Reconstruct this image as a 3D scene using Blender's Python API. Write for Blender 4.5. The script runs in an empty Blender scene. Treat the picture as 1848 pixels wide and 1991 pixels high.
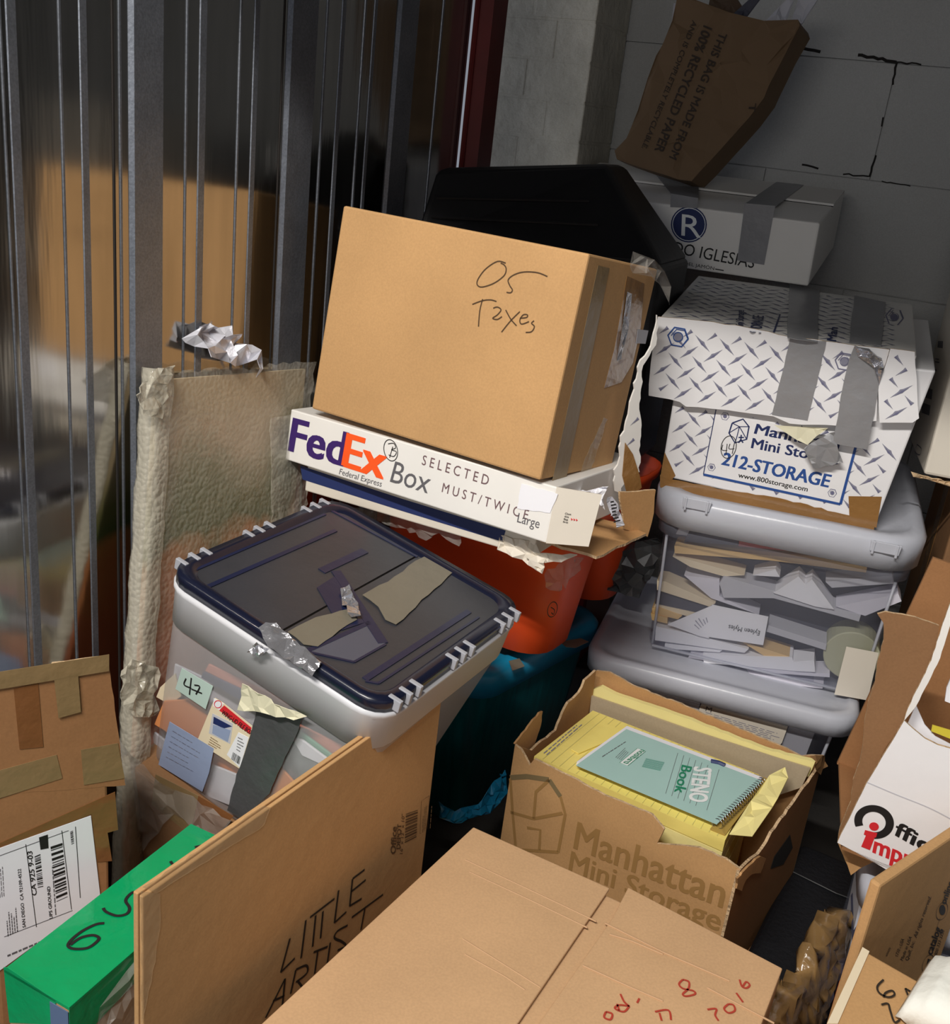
import bpy, bmesh, math, random
from mathutils import Vector as V, Matrix
from mathutils.geometry import delaunay_2d_cdt
random.seed(7)
SC = bpy.context.scene
COL = SC.collection

# ------------------------------------------------------------------ camera
FOC, CX, CY, EYE = 2000.0, 924.0, 995.5, 1.18
PITCH, ROLL = math.radians(20.5), math.radians(6.8)
CAM = V((0, 0, EYE))
_f = V((0, math.cos(PITCH), -math.sin(PITCH)))
_r0 = V((1, 0, 0)); _u0 = V((0, math.sin(PITCH), math.cos(PITCH)))
CR = _r0 * math.cos(ROLL) + _u0 * math.sin(ROLL)
CU = _u0 * math.cos(ROLL) - _r0 * math.sin(ROLL)
cd = bpy.data.cameras.new('camera')
cam = bpy.data.objects.new('camera', cd); COL.objects.link(cam)
cd.sensor_fit = 'HORIZONTAL'; cd.sensor_width = 36; cd.lens = FOC / 1848 * 36
cd.clip_start = 0.02
M = Matrix.Identity(4)
for i in range(3):
    M[i][0] = CR[i]; M[i][1] = CU[i]; M[i][2] = -_f[i]; M[i][3] = CAM[i]
cam.matrix_world = M
SC.camera = cam

# ------------------------------------------------------------------ world, lights, exposure
w = bpy.data.worlds.new('world'); SC.world = w; w.use_nodes = True
w.node_tree.nodes['Background'].inputs[0].default_value = (0.80, 0.86, 1.0, 1)
w.node_tree.nodes['Background'].inputs[1].default_value = 0.27
WY = math.radians(-22)                       # the walls stand 22 degrees off the view
WX = V((math.cos(WY), math.sin(WY), 0))      # along the back wall, to the right
WN = V((-math.sin(WY), math.cos(WY), 0))     # into the unit
def wall_pt(p, q, z): return WX * p + WN * q + V((0, 0, z))
def area(name, loc, target, sx, sy, power, col):
    l = bpy.data.lights.new(name, 'AREA'); l.shape = 'RECTANGLE'; l.size = sx; l.size_y = sy
    l.energy = power; l.color = col
    o = bpy.data.objects.new(name, l); COL.objects.link(o); o.location = loc
    z = (loc - target).normalized(); x = WX; y = z.cross(x).normalized(); x = y.cross(z)
    o.matrix_world = Matrix(((x.x, y.x, z.x, loc.x), (x.y, y.y, z.y, loc.y), (x.z, y.z, z.z, loc.z), (0, 0, 0, 1)))
    return o
area('corridor_tube', wall_pt(-0.32, -0.62, 2.46), wall_pt(0.0, 1.2, 0.6), 1.1, 0.035, 66, (1.0, 0.955, 0.89))
area('corridor_fill', wall_pt(-0.3, -2.3, 1.7), wall_pt(0.0, 1.2, 0.8), 1.6, 0.5, 13, (1.0, 0.96, 0.90))  # added fill, stands in for bounce off the corridor floor and walls
SC.view_settings.view_transform = 'Standard'; SC.view_settings.look = 'None'
SC.view_settings.gamma = 1; SC.view_settings.use_curve_mapping = False
SC.view_settings.exposure = 0.10

# ------------------------------------------------------------------ helpers: pixels to space
def ray(x, y): return _f + CR * ((x - CX) / FOC) - CU * ((y - CY) / FOC)
def at(x, y, Y):
    v = ray(x, y); return CAM + v * (Y / v.y)
def atz(x, y, z):
    v = ray(x, y); return CAM + v * ((z - EYE) / v.z)
class Pl:
    """a plane with metric u, v axes and a normal towards the viewer"""
    def __init__(s, O, u, v):
        s.O = V(O); s.u = V(u).normalized(); v = V(v); s.v = (v - s.u * v.dot(s.u)).normalized(); s.n = s.u.cross(s.v)
    def w(s, u, v, n=0): return s.O + s.u * u + s.v * v + s.n * n
    def hit(s, x, y, n=0):
        d = ray(x, y); t = ((s.O + s.n * n) - CAM).dot(s.n) / d.dot(s.n); return CAM + d * t
    def uv(s, x, y):
        p = s.hit(x, y) - s.O; return (p.dot(s.u), p.dot(s.v))
    def off(s, n): return Pl(s.O + s.n * n, s.u, s.v)
class PlS(Pl):
    """the same with axes that need not be square to each other"""
    def __init__(s, O, u, v):
        s.O = V(O); s.u = V(u).normalized(); s.v = V(v).normalized(); s.n = s.u.cross(s.v).normalized()
    def uv(s, x, y):
        p = s.hit(x, y) - s.O; c = s.u.dot(s.v); a, b = p.dot(s.u), p.dot(s.v); k = 1 - c*c
        return ((a - b*c) / k, (b - a*c) / k)
class PlC(Pl):
    """a plane whose points are kept inside a rectangle (for faces seen almost edge on)"""
    def __init__(s, P, w, h): s.O, s.u, s.v, s.n, s.bw, s.bh = P.O, P.u, P.v, P.n, w, h
    def hit(s, x, y, n=0):
        p = Pl.hit(s, x, y, n) - s.O; return s.w(min(max(p.dot(s.u), 0), s.bw), min(max(p.dot(s.v), 0), s.bh), n)
class Bx:
    def __init__(s, pos, yaw, pit, rol, dims):
        s.R = (Matrix.Rotation(math.radians(yaw), 3, 'Z') @ Matrix.Rotation(math.radians(pit), 3, 'X') @ Matrix.Rotation(math.radians(rol), 3, 'Y'))
        s.pos = V(pos); s.w, s.d, s.h = dims
        s.x, s.y, s.z = s.R.col[0].copy(), s.R.col[1].copy(), s.R.col[2].copy()
        s.front = Pl(s.P(0, 0, 0), s.x, s.z); s.right = Pl(s.P(s.w, 0, 0), s.y, s.z)
        s.left = Pl(s.P(0, s.d, 0), -s.y, s.z); s.top = Pl(s.P(0, 0, s.h), s.x, s.y)
        s.back = Pl(s.P(s.w, s.d, 0), -s.x, s.z)
    def P(s, x, y, z): return s.pos + s.x * x + s.y * y + s.z * z
    def corners(s, x0=0, x1=None, y0=0, y1=None, z0=0, z1=None):
        x1 = s.w if x1 is None else x1; y1 = s.d if y1 is None else y1; z1 = s.h if z1 is None else z1
        return [s.P(x, y, z) for z in (z0, z1) for x, y in ((x0, y0), (x1, y0), (x1, y1), (x0, y1))]
def crop(ox, oy, sc, pts):
    return [(ox + x / sc, oy + y / sc) for x, y in pts]
def smooth_line(pts, n=5):
    if len(pts) < 3: return [tuple(p) for p in pts]
    P = [pts[0]] + list(pts) + [pts[-1]]; out = []
    for i in range(1, len(P) - 2):
        for k in range(n):
            t = k / n; a, b, c, d = P[i-1], P[i], P[i+1], P[i+2]
            out.append(tuple(0.5 * (2*b[j] + (c[j]-a[j])*t + (2*a[j]-5*b[j]+4*c[j]-d[j])*t*t + (3*b[j]-a[j]-3*c[j]+d[j])*t**3) for j in (0, 1)))
    out.append(tuple(pts[-1])); return out
def jag(pts, amp, step, closed=True, rnd=None):
    """fine random tears along a pixel outline"""
    r = rnd or random.Random(len(pts) * 31 + int(pts[0][0])); out = []
    n = len(pts) if closed else len(pts) - 1
    for i in range(n):
        a, b = pts[i], pts[(i+1) % len(pts)]; L = math.hypot(b[0]-a[0], b[1]-a[1]); k = max(1, int(L / step))
        for j in range(k):
            t = j / k; e = 0 if j == 0 else amp
            out.append((a[0] + (b[0]-a[0])*t + r.uniform(-e, e), a[1] + (b[1]-a[1])*t + r.uniform(-e, e)))
    if not closed: out.append(pts[-1])
    return out

# ------------------------------------------------------------------ helpers: meshes
_txt = {}
def text_mesh(s, bold):
    k = (s, bold)
    if k in _txt: return _txt[k]
    c = bpy.data.curves.new('lettering', 'FONT'); c.body = s; c.offset = bold; c.resolution_u = 3; c.fill_mode = 'FRONT'
    o = bpy.data.objects.new('lettering', c); COL.objects.link(o)
    me = bpy.data.meshes.new_from_object(o.evaluated_get(bpy.context.evaluated_depsgraph_get()))
    vs = [v.co.copy() for v in me.vertices]; fs = [list(p.vertices) for p in me.polygons]
    bpy.data.objects.remove(o); bpy.data.curves.remove(c); bpy.data.meshes.remove(me)
    _txt[k] = (vs, fs); return _txt[k]
class MB:
    def __init__(s): s.v = []; s.f = []; s.m = []; s.mats = []
    def mi(s, m):
        if m not in s.mats: s.mats.append(m)
        return s.mats.index(m)
    def add(s, vs, fs, m):
        b = len(s.v); s.v += [V(p) for p in vs]; s.f += [[b + i for i in f] for f in fs]; s.m += [s.mi(m)] * len(fs); return s
    def hexa(s, c, m):
        return s.add(c, [(3,2,1,0),(4,5,6,7),(0,1,5,4),(1,2,6,5),(2,3,7,6),(3,0,4,7)], m)
    def prism(s, P, vec, m, m2=None):
        n = len(P); vec = V(vec)
        nor = sum(((P[i] - P[0]).cross(P[(i+1) % n] - P[0]) for i in range(1, n)), V((0,0,0)))
        if nor.dot(vec) < 0: P = P[::-1]
        b = len(s.v); s.v += list(P) + [p + vec for p in P]
        s.f.append([b + i for i in range(n)][::-1]); s.f.append([b + n + i for i in range(n)])
        for i in range(n): j = (i + 1) % n; s.f.append([b+i, b+j, b+n+j, b+n+i])
        k = s.mi(m); s.m += [k, k] + [s.mi(m2 or m)] * n; return s
    def plate(s, pl, px, t, m, off=0.0, m2=None):
        """a sheet of thickness t on plane pl whose outline is given by photo points"""
        P = [pl.hit(x, y, off) for x, y in px]; return s.prism(P, pl.n * t, m, m2)
    def plateuv(s, pl, uvs, t, m, off=0.0):
        return s.prism([pl.w(u, v, off) for u, v in uvs], pl.n * t, m)
    def stroke(s, pl, px, width, m, off=0.0006, sm=True, uv=False):
        pts = smooth_line(px) if sm else list(px)
        q = [V(p) if uv else V(pl.uv(*p)) for p in pts]; L = []; R_ = []
        for i in range(len(q)):
            d = (q[min(i+1, len(q)-1)] - q[max(i-1, 0)]);
            if d.length < 1e-9: d = V((1, 0))
            d.normalize(); nn = V((-d.y, d.x)) * width / 2
            L.append(pl.w(*(q[i] + nn), off)); R_.append(pl.w(*(q[i] - nn), off))
        n = len(q)
        return s.add(L + R_, [(i, n+i, n+i+1, i+1) for i in range(n-1)], m)
    def strokes(s, pl, lines, width, m, off=0.0006, sm=True):
        for l in lines: s.stroke(pl, l, width, m, off, sm)
        return s
    def text(s, pl, st, p0, p1, p2, m, bold=0.0, off=0.0006):
        vs, fs = text_mesh(st, 0.0)
        if not vs: return s
        x0 = min(v.x for v in vs); x1 = max(v.x for v in vs); y1 = max(v.y for v in vs)
        a = V(pl.uv(*p0)); du = (V(pl.uv(*p1)) - a) / (x1 - x0); dv = (V(pl.uv(*p2)) - a) / y1
        k = bold * .8
        for i, (bx, by) in enumerate(((0, 0), (k, k*.6), (-k, -k*.2), (k, -k*.2), (-k, k*.6)) if bold else ((0, 0),)):
            s.add([pl.w(*(a + du * (v.x - x0 + bx) + dv * (v.y + by)), off + .00003 * i) for v in vs], fs, m)
        return s
    def tube(s, pts, r, m, n=6, closed=False):
        P = [V(p) for p in pts]; rings = []
        for i in range(len(P)):
            t = (P[min(i+1, len(P)-1)] - P[max(i-1, 0)]).normalized()
            a = t.cross(V((0.13, 0.21, 0.97)));
            if a.length < 1e-3: a = t.cross(V((1, 0, 0)))
            a.normalize(); b = t.cross(a)
            rings.append([P[i] + (a * math.cos(2*math.pi*k/n) + b * math.sin(2*math.pi*k/n)) * r for k in range(n)])
        vs = [p for rg in rings for p in rg]
        fs = [(i*n+k, i*n+(k+1) % n, (i+1)*n+(k+1) % n, (i+1)*n+k) for i in range(len(P)-1) for k in range(n)]
        fs += [tuple(range(n))[::-1], tuple((len(P)-1)*n+k for k in range(n))]
        return s.add(vs, fs, m)
    def grid(s, fn, nu, nv, m):
        vs = [fn(i/nu, j/nv) for j in range(nv+1) for i in range(nu+1)]
        return s.add(vs, [(j*(nu+1)+i, j*(nu+1)+i+1, (j+1)*(nu+1)+i+1, (j+1)*(nu+1)+i) for j in range(nv) for i in range(nu)], m)
    def crumple(s, pl, px, amp, n, m, off=0.0, seed=1, bias=None):
        """a creased sheet: random facets inside an outline"""
        r = random.Random(seed); uv = [V(pl.uv(*p)) for p in px]
        x0 = min(p.x for p in uv); x1 = max(p.x for p in uv); y0 = min(p.y for p in uv); y1 = max(p.y for p in uv)
        k = len(uv); pts = list(uv); tries = 0
        def inside(p):
            c = False
            for i in range(k):
                a, b = uv[i], uv[i-1]
                if (a.y > p.y) != (b.y > p.y) and p.x < (b.x-a.x)*(p.y-a.y)/(b.y-a.y)+a.x: c = not c
            return c
        while len(pts) < k + n and tries < n * 30:
            tries += 1; p = V((r.uniform(x0, x1), r.uniform(y0, y1)))
            if inside(p): pts.append(p)
        vs, ed, fc, _, _, _ = delaunay_2d_cdt(pts, [], [list(range(k))], 1, 1e-6)
        out = []
        for p in vs:
            h = r.uniform(-amp, amp)
            if bias: h += bias((p.x-x0)/(x1-x0), (p.y-y0)/(y1-y0))
            out.append(pl.w(p.x, p.y, off + h))
        return s.add(out, [list(f) for f in fc], m)
def base_of(mb):
    xs = [p.x for p in mb.v]; ys = [p.y for p in mb.v]; zs = [p.z for p in mb.v]
    return V(((min(xs)+max(xs))/2, (min(ys)+max(ys))/2, min(zs)))
def link(name, mb, base, parent=None, bevel=0, smooth=False, solid=0, seg=2, sub=0):
    me = bpy.data.meshes.new(name)
    me.from_pydata([tuple(p - base) for p in mb.v], [], mb.f)
    for m in mb.mats: me.materials.append(m)
    me.polygons.foreach_set('material_index', mb.m)
    if smooth: me.polygons.foreach_set('use_smooth', [True] * len(me.polygons))
    me.update()
    o = bpy.data.objects.new(name, me); COL.objects.link(o)
    if parent: o.parent = parent
    else: o.location = base
    if sub:
        md = o.modifiers.new('subdivision', 'SUBSURF'); md.levels = sub; md.render_levels = sub
    if solid:
        md = o.modifiers.new('thickness', 'SOLIDIFY'); md.thickness = solid; md.offset = -1
    if bevel:
        md = o.modifiers.new('bevel', 'BEVEL'); md.width = bevel; md.segments = seg; md.limit_method = 'ANGLE'; md.angle_limit = math.radians(40)
    return o
def thing(name, label, cat, base, group=None):
    o = bpy.data.objects.new(name, None); COL.objects.link(o); o.location = base; o.empty_display_size = 0.05
    o['label'] = label; o['category'] = cat
    if group: o['group'] = group
    o['_b'] = tuple(base)
    return o
def base(o): return V(o['_b'])
def part(name, mb, parent, label=None, **k):
    b = parent if parent.parent is None else parent.parent
    o = link(name, mb, V(b['_b']), parent, **k)
    if label: o['label'] = label
    return o
def solo(name, mb, label, cat, group=None, **k):
    b = base_of(mb); o = link(name, mb, b, None, **k); o['label'] = label; o['category'] = cat; o['_b'] = tuple(b)
    if group: o['group'] = group
    return o
def struct(name, mb, **k):
    o = link(name, mb, base_of(mb), None, **k); o['kind'] = 'structure'; return o

# ------------------------------------------------------------------ materials
def srgb(r, g, b):
    return tuple((c/255/12.92 if c/255 <= 0.04045 else ((c/255+0.055)/1.055)**2.4) for c in (r, g, b))
def mat(name, col, rough=0.6, metal=0.0, var=0.0, vscale=6, fine=0.0, bump=0.0, bscale=60, spec=0.5, alpha=None, coat=0.0, stretch=None, col2=None, tint=(1, 1, 1), voro=0.0, vs=90):
    m = bpy.data.materials.new(name); m.use_nodes = True; nt = m.node_tree; N = nt.nodes; L = nt.links
    b = N['Principled BSDF']; b.inputs['Roughness'].default_value = rough; b.inputs['Metallic'].default_value = metal
    b.inputs['Specular IOR Level'].default_value = spec; b.inputs['Coat Weight'].default_value = coat
    b.inputs['Base Color'].default_value = (*col, 1)
    tc = N.new('ShaderNodeTexCoord'); src = tc.outputs['Object']
    if stretch:
        mp = N.new('ShaderNodeMapping'); mp.inputs['Scale'].default_value = stretch; L.new(src, mp.inputs[0]); src = mp.outputs[0]
    if var or fine or col2:
        n1 = N.new('ShaderNodeTexNoise'); n1.inputs['Scale'].default_value = vscale; n1.inputs['Detail'].default_value = 5; L.new(src, n1.inputs[0])
        n2 = N.new('ShaderNodeTexNoise'); n2.inputs['Scale'].default_value = 350; n2.inputs['Detail'].default_value = 2; L.new(src, n2.inputs[0])
        mr = N.new('ShaderNodeMapRange'); mr.inputs[1].default_value = 0.3; mr.inputs[2].default_value = 0.7
        L.new(n1.outputs[0], mr.inputs[0])
        mx = N.new('ShaderNodeMix'); mx.data_type = 'RGBA'; L.new(mr.outputs[0], mx.inputs[0])
        c2 = col2 or tuple(min(1, c * (1 + var)) for c in col)
        c1 = col if col2 else tuple(c * (1 - var) for c in col)
        mx.inputs[6].default_value = (*c1, 1); mx.inputs[7].default_value = (*c2, 1)
        mu = N.new('ShaderNodeMix'); mu.data_type = 'RGBA'; mu.blend_type = 'MULTIPLY'; mu.inputs[0].default_value = 1
        mr2 = N.new('ShaderNodeMapRange'); mr2.inputs[1].default_value = 0.3; mr2.inputs[2].default_value = 0.7; mr2.inputs[3].default_value = 1 - fine; mr2.inputs[4].default_value = 1 + fine
        L.new(n2.outputs[0], mr2.inputs[0]); L.new(mx.outputs[2], mu.inputs[6]); L.new(mr2.outputs[0], mu.inputs[7])
        L.new(mu.outputs[2], b.inputs['Base Color'])
    if bump:
        nb = N.new('ShaderNodeTexNoise'); nb.inputs['Scale'].default_value = bscale; nb.inputs['Detail'].default_value = 4; L.new(src, nb.inputs[0])
        bp = N.new('ShaderNodeBump'); bp.inputs['Strength'].default_value = bump; bp.inputs['Distance'].default_value = 0.01
        L.new(nb.outputs[0], bp.inputs['Height']); L.new(bp.outputs[0], b.inputs['Normal'])
    if voro:
        vo = N.new('ShaderNodeTexVoronoi'); vo.inputs['Scale'].default_value = vs; L.new(src, vo.inputs[0])
        bp = N.new('ShaderNodeBump'); bp.invert = True; bp.inputs['Strength'].default_value = voro; bp.inputs['Distance'].default_value = 0.006
        L.new(vo.outputs[0], bp.inputs['Height']); L.new(bp.outputs[0], b.inputs['Normal'])
    if alpha is not None:
        tr = N.new('ShaderNodeBsdfTransparent'); tr.inputs[0].default_value = (*tint, 1); ms = N.new('ShaderNodeMixShader'); ms.inputs[0].default_value = alpha
        L.new(tr.outputs[0], ms.inputs[1]); L.new(b.outputs[0], ms.inputs[2]); L.new(ms.outputs[0], N['Material Output'].inputs[0])
    return m
KR = dict(rough=0.75, var=0.07, vscale=7, fine=0.05, bump=0.06, bscale=45, spec=0.25)
kraft = mat('kraft cardboard', srgb(190, 146, 98), **KR)
kraft_pale = mat('pale kraft cardboard', srgb(202, 164, 124), **KR)
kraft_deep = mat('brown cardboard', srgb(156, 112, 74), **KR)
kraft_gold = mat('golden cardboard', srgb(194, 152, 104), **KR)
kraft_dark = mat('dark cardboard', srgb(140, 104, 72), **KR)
corr_edge = mat('torn cardboard edge', srgb(206, 176, 138), rough=0.9, var=0.2, vscale=80, bump=0.5, bscale=200)
white_card = mat('white printed card', srgb(238, 235, 230), rough=0.5, var=0.025, vscale=8, bump=0.05, bscale=30)
white_warm = mat('warm white card', srgb(224, 216, 202), rough=0.55, var=0.03, vscale=8, bump=0.05, bscale=30)
white_glare = mat('smooth white card', srgb(243, 242, 244), rough=0.35, var=0.02, vscale=8, bump=0.08, bscale=30)
paper = mat('white paper', srgb(240, 240, 246), rough=0.7, var=0.02, bump=0.05, bscale=20)
paper_grey = mat('greyish paper', srgb(196, 196, 204), rough=0.7, var=0.04, bump=0.05, bscale=20)
manila = mat('manila paper', srgb(226, 190, 130), rough=0.7, var=0.04)
cream = mat('cream paper', srgb(232, 216, 186), rough=0.7, var=0.04)
yellow_pap = mat('yellow legal paper', srgb(247, 228, 128), rough=0.7, var=0.03, vscale=12, bump=0.1, bscale=25)
yellow_pale = mat('pale yellow paper', srgb(246, 233, 158), rough=0.7, var=0.03, vscale=12, bump=0.12, bscale=25)
grey_board = mat('grey chipboard', srgb(178, 162, 136), rough=0.8, var=0.04, fine=0.04)
olive_env = mat('ochre envelope', srgb(176, 146, 70), rough=0.7, var=0.05)
mint = mat('mint notebook cover', srgb(172, 208, 202), rough=0.45, var=0.02, vscale=10)
mint_lab = mat('pale mint sticker', srgb(190, 212, 204), rough=0.5, var=0.02)
blue_note = mat('pale blue note', srgb(146, 160, 192), rough=0.7, var=0.03, bump=0.1, bscale=30)
orange_fold = mat('orange folder', srgb(232, 150, 90), rough=0.7, var=0.06)
salmon_fold = mat('salmon folder', srgb(206, 132, 110), rough=0.7, var=0.06)
green_fold = mat('sea green folder', srgb(120, 172, 146), rough=0.7, var=0.05)
dark_photo = mat('grey photograph', srgb(90, 88, 92), rough=0.3, col2=srgb(180, 180, 184), vscale=18)
navy_fold = mat('slate folder', srgb(78, 80, 104), rough=0.5, var=0.05)
red_fold = mat('dull red folder', srgb(186, 92, 84), rough=0.6, var=0.06)
duct = mat('silver duct tape', srgb(152, 152, 155), rough=0.34, metal=0.2, var=0.05, vscale=14, bump=0.25, bscale=28)
duct_shiny = mat('shiny duct tape', srgb(190, 190, 196), rough=0.22, metal=0.75, var=0.05, bump=0.5, bscale=40)
duct_olive = mat('dull grey duct tape', srgb(124, 118, 104), rough=0.5, metal=0.1, var=0.05, vscale=14, bump=0.25, bscale=28)
duct_dark = mat('dark grey duct tape', srgb(88, 90, 92), rough=0.35, metal=0.2, var=0.06, vscale=14, bump=0.3, bscale=28)
tape_brown = mat('brown packing tape', srgb(148, 108, 62), rough=0.18, var=0.08, vscale=14, bump=0.25, bscale=35, coat=0.5)
tape_deep = mat('dark brown packing tape', srgb(128, 84, 50), rough=0.2, var=0.08, vscale=14, bump=0.2, bscale=35, coat=0.4)
tape_olive = mat('olive brown tape', srgb(140, 116, 80), rough=0.35, var=0.06, vscale=14, bump=0.2, bscale=35)
tape_clear = mat('clear packing tape', srgb(205, 180, 140), rough=0.12, alpha=0.28, bump=0.4, bscale=30, coat=0.6)
film = mat('torn clear film', srgb(190, 185, 178), rough=0.15, alpha=0.32, bump=0.4, bscale=25, coat=0.5)
tape_green = mat('green packing tape', srgb(0, 158, 96), rough=0.22, var=0.06, vscale=9, bump=0.3, bscale=26, coat=0.4)
ink = mat('black ink', srgb(28, 26, 26), rough=0.6)
marker = mat('black marker', srgb(44, 34, 24), rough=0.7)
marker_thin = mat('brown black pen', srgb(78, 54, 28), rough=0.7)
marker_red = mat('red marker', srgb(178, 62, 44), rough=0.7)
marker_plum = mat('plum brown marker', srgb(112, 84, 88), rough=0.7)
print_grey = mat('grey print', srgb(98, 96, 100), rough=0.6)
print_kraft = mat('brown grey print', srgb(128, 98, 62), rough=0.75)
print_kraft_faint = mat('faint brown print', srgb(160, 120, 72), rough=0.75)
print_blue = mat('blue print', srgb(44, 82, 152), rough=0.5)
print_navy = mat('navy print', srgb(34, 48, 98), rough=0.5)
print_slate = mat('slate print', srgb(140, 140, 158), rough=0.5)
print_slate_dark = mat('dark slate print', srgb(112, 112, 142), rough=0.5)
purple = mat('purple print', srgb(58, 30, 104), rough=0.5)
orange_print = mat('orange print', srgb(255, 92, 30), rough=0.5)
red_print = mat('red print', srgb(216, 44, 52), rough=0.5)
white_print = mat('white print', srgb(240, 244, 244), rough=0.5)
green_print = mat('green print', srgb(30, 138, 100), rough=0.5)
teal_print = mat('soft teal print', srgb(120, 172, 160), rough=0.5)
tape_back = mat('pale tape underside', srgb(226, 221, 192), rough=0.6, var=0.04)
milky = mat('milky plastic edge', srgb(206, 209, 222), rough=0.3, alpha=0.5)
navy_plastic = mat('navy lid plastic', srgb(30, 36, 66), rough=0.32, var=0.12, vscale=10, bump=0.04, bscale=60)
navy_edge = mat('navy rim plastic', srgb(22, 26, 46), rough=0.25)
navy_dusty = mat('dusty smoky lid plastic', srgb(56, 57, 63), rough=0.38, var=0.18, vscale=7, fine=0.05, bump=0.04, bscale=60)
smoke_panel = mat('smoky clear plastic', srgb(92, 96, 112), rough=0.2, alpha=0.75)
clip_grey = mat('pale grey hinge plastic', srgb(168, 170, 178), rough=0.4)
frosted = mat('frosted tub plastic', srgb(222, 222, 226), rough=0.35, alpha=0.34, tint=(0.97, 0.97, 0.98))
frosted_rim = mat('milky tub rim plastic', srgb(218, 219, 224), rough=0.35, alpha=0.9)
clear_pl = mat('clear tub plastic', srgb(196, 200, 220), rough=0.18, alpha=0.27, tint=(0.96, 0.965, 0.98), coat=0.2)
clear_lid = mat('milky lid plastic', srgb(206, 209, 220), rough=0.3, alpha=0.88, bump=0.05, bscale=60)
orange_pl = mat('orange plastic', srgb(248, 88, 38), rough=0.42, var=0.05, vscale=7, bump=0.05, bscale=30)
teal_pl = mat('teal plastic', srgb(10, 92, 102), rough=0.35, col2=srgb(14, 120, 128), vscale=9, stretch=(9, 9, 0.7), bump=0.1, bscale=6)
blue_pl = mat('bright blue plastic', srgb(26, 142, 184), rough=0.35, var=0.1, vscale=14)
blue_film = mat('blue plastic bag film', srgb(20, 108, 146), rough=0.22, var=0.15, vscale=10, bump=0.3, bscale=12)
black_pl = mat('black plastic', srgb(24, 24, 27), rough=0.5, var=0.1, bump=0.05)
black_cloth = mat('black fabric', srgb(16, 18, 24), rough=0.6, fine=0.2, bump=0.2, bscale=120)
red_pl = mat('dark red plastic', srgb(120, 26, 30), rough=0.4, var=0.1)
# ------------------------------------------------------------------ the setting
Z = V((0, 0, 1))
BW = Pl(wall_pt(0, 2.45, 0), WX, Z)
_mw = math.radians(-24); _mm = V((math.cos(_mw), math.sin(_mw), 0))
MW = Pl(_mm * -0.897, V((-math.sin(_mw), math.cos(_mw), 0)), Z)
UE = MW.uv(905, 150)[0]
steel = mat('galvanised sheet steel', srgb(176, 174, 170), rough=0.13, metal=1.0, var=0.12, vscale=5, bump=0.06, bscale=3.0, stretch=(6, 6, 0.6))
steel_rib = mat('galvanised steel rib', srgb(126, 131, 140), rough=0.46, metal=0.65, var=0.12, vscale=22, fine=.15, bump=0.06, bscale=160)
block_paint = mat('painted concrete block', srgb(186, 186, 184), rough=0.75, var=0.05, vscale=5, fine=0.05, bump=0.35, bscale=90)
brick_paint = mat('grimy white painted brick', srgb(206, 200, 184), rough=0.8, var=0.16, vscale=9, fine=0.06, bump=0.6, bscale=40)
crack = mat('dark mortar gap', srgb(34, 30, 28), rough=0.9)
red_paint = mat('dark red painted steel', srgb(96, 22, 20), rough=0.5, var=0.2, vscale=12)
floor_m = mat('dark concrete floor', srgb(58, 56, 54), rough=0.6, var=0.15, vscale=8, fine=0.1)
ceil_m = mat('dark ceiling board', srgb(72, 72, 72), rough=0.8)
dark_wall = mat('dull grey partition steel', srgb(82, 84, 86), rough=0.45, metal=0.6, var=0.1)

m = MB(); m.hexa([wall_pt(p, q, z) for z in (-0.05, 0) for p, q in ((-1.1, -2.6), (1.5, -2.6), (1.5, 2.6), (-1.1, 2.6))], floor_m); struct('floor', m)
m = MB(); m.hexa([wall_pt(p, q, z) for z in (2.5, 2.55) for p, q in ((-1.4, -2.6), (1.5, -2.6), (1.5, 2.6), (-1.4, 2.6))], ceil_m); struct('ceiling', m)
m = MB(); m.hexa([wall_pt(p, q, z) for z in (0, 2.5) for p, q in ((1.2, 0.1), (1.25, 0.1), (1.25, 2.5), (1.2, 2.5))], dark_wall); struct('wall_right', m)
LINTEL = 1.985
m = MB(); m.hexa([wall_pt(p, q, z) for z in (LINTEL, 2.5) for p, q in ((-1.1, 0.08), (1.5, 0.08), (1.5, 0.12), (-1.1, 0.12))], dark_wall); struct('wall_front', m, bevel=0.004)
# metal partition, ribbed
m = MB()
m.hexa([MW.w(u, z, n) for z in (0, 2.5) for u, n in ((.1, -.04), (.1, 0), (UE, 0), (UE, -.04))], steel)
m.hexa([MW.w(u, z, n) for z in (0, 2.5) for u, n in ((.1, -.12), (.1, -.08), (1.52, -.08), (1.52, -.12))], dark_wall)
def rib(x0, x1, y, h, mt, lip=0.25):
    u0 = MW.uv(x0, y)[0]; u1 = MW.uv(x1, y)[0]; k = (u1-u0) * 0.08
    P = [MW.w(u0, 0, 0), MW.w(u1, 0, 0), MW.w(u1-k, 0, h), MW.w(u0+k, 0, h)]
    m.prism(P, Z * 2.5, mt)
for x0, x1 in ((250, 316), (548, 604), (752, 790)): rib(x0, x1, 300, 0.005, steel_rib)
for x0, x1 in ((22, 42), (158, 173), (384, 398), (486, 496), (648, 656), (708, 714), (-120, -80)): rib(x0, x1, 300, 0.0012, steel_rib)
for x0, x1 in ((120, 124), (359, 362), (459, 462), (232, 236), (10, 13), (620, 623), (690, 693), (835, 838)): rib(x0, x1, 300, 0.0015, steel_rib)
rib(219, 223, 300, 0.0012, crack); rib(541, 543, 300, 0.0012, crack)
struct('wall_left', m)
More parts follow.
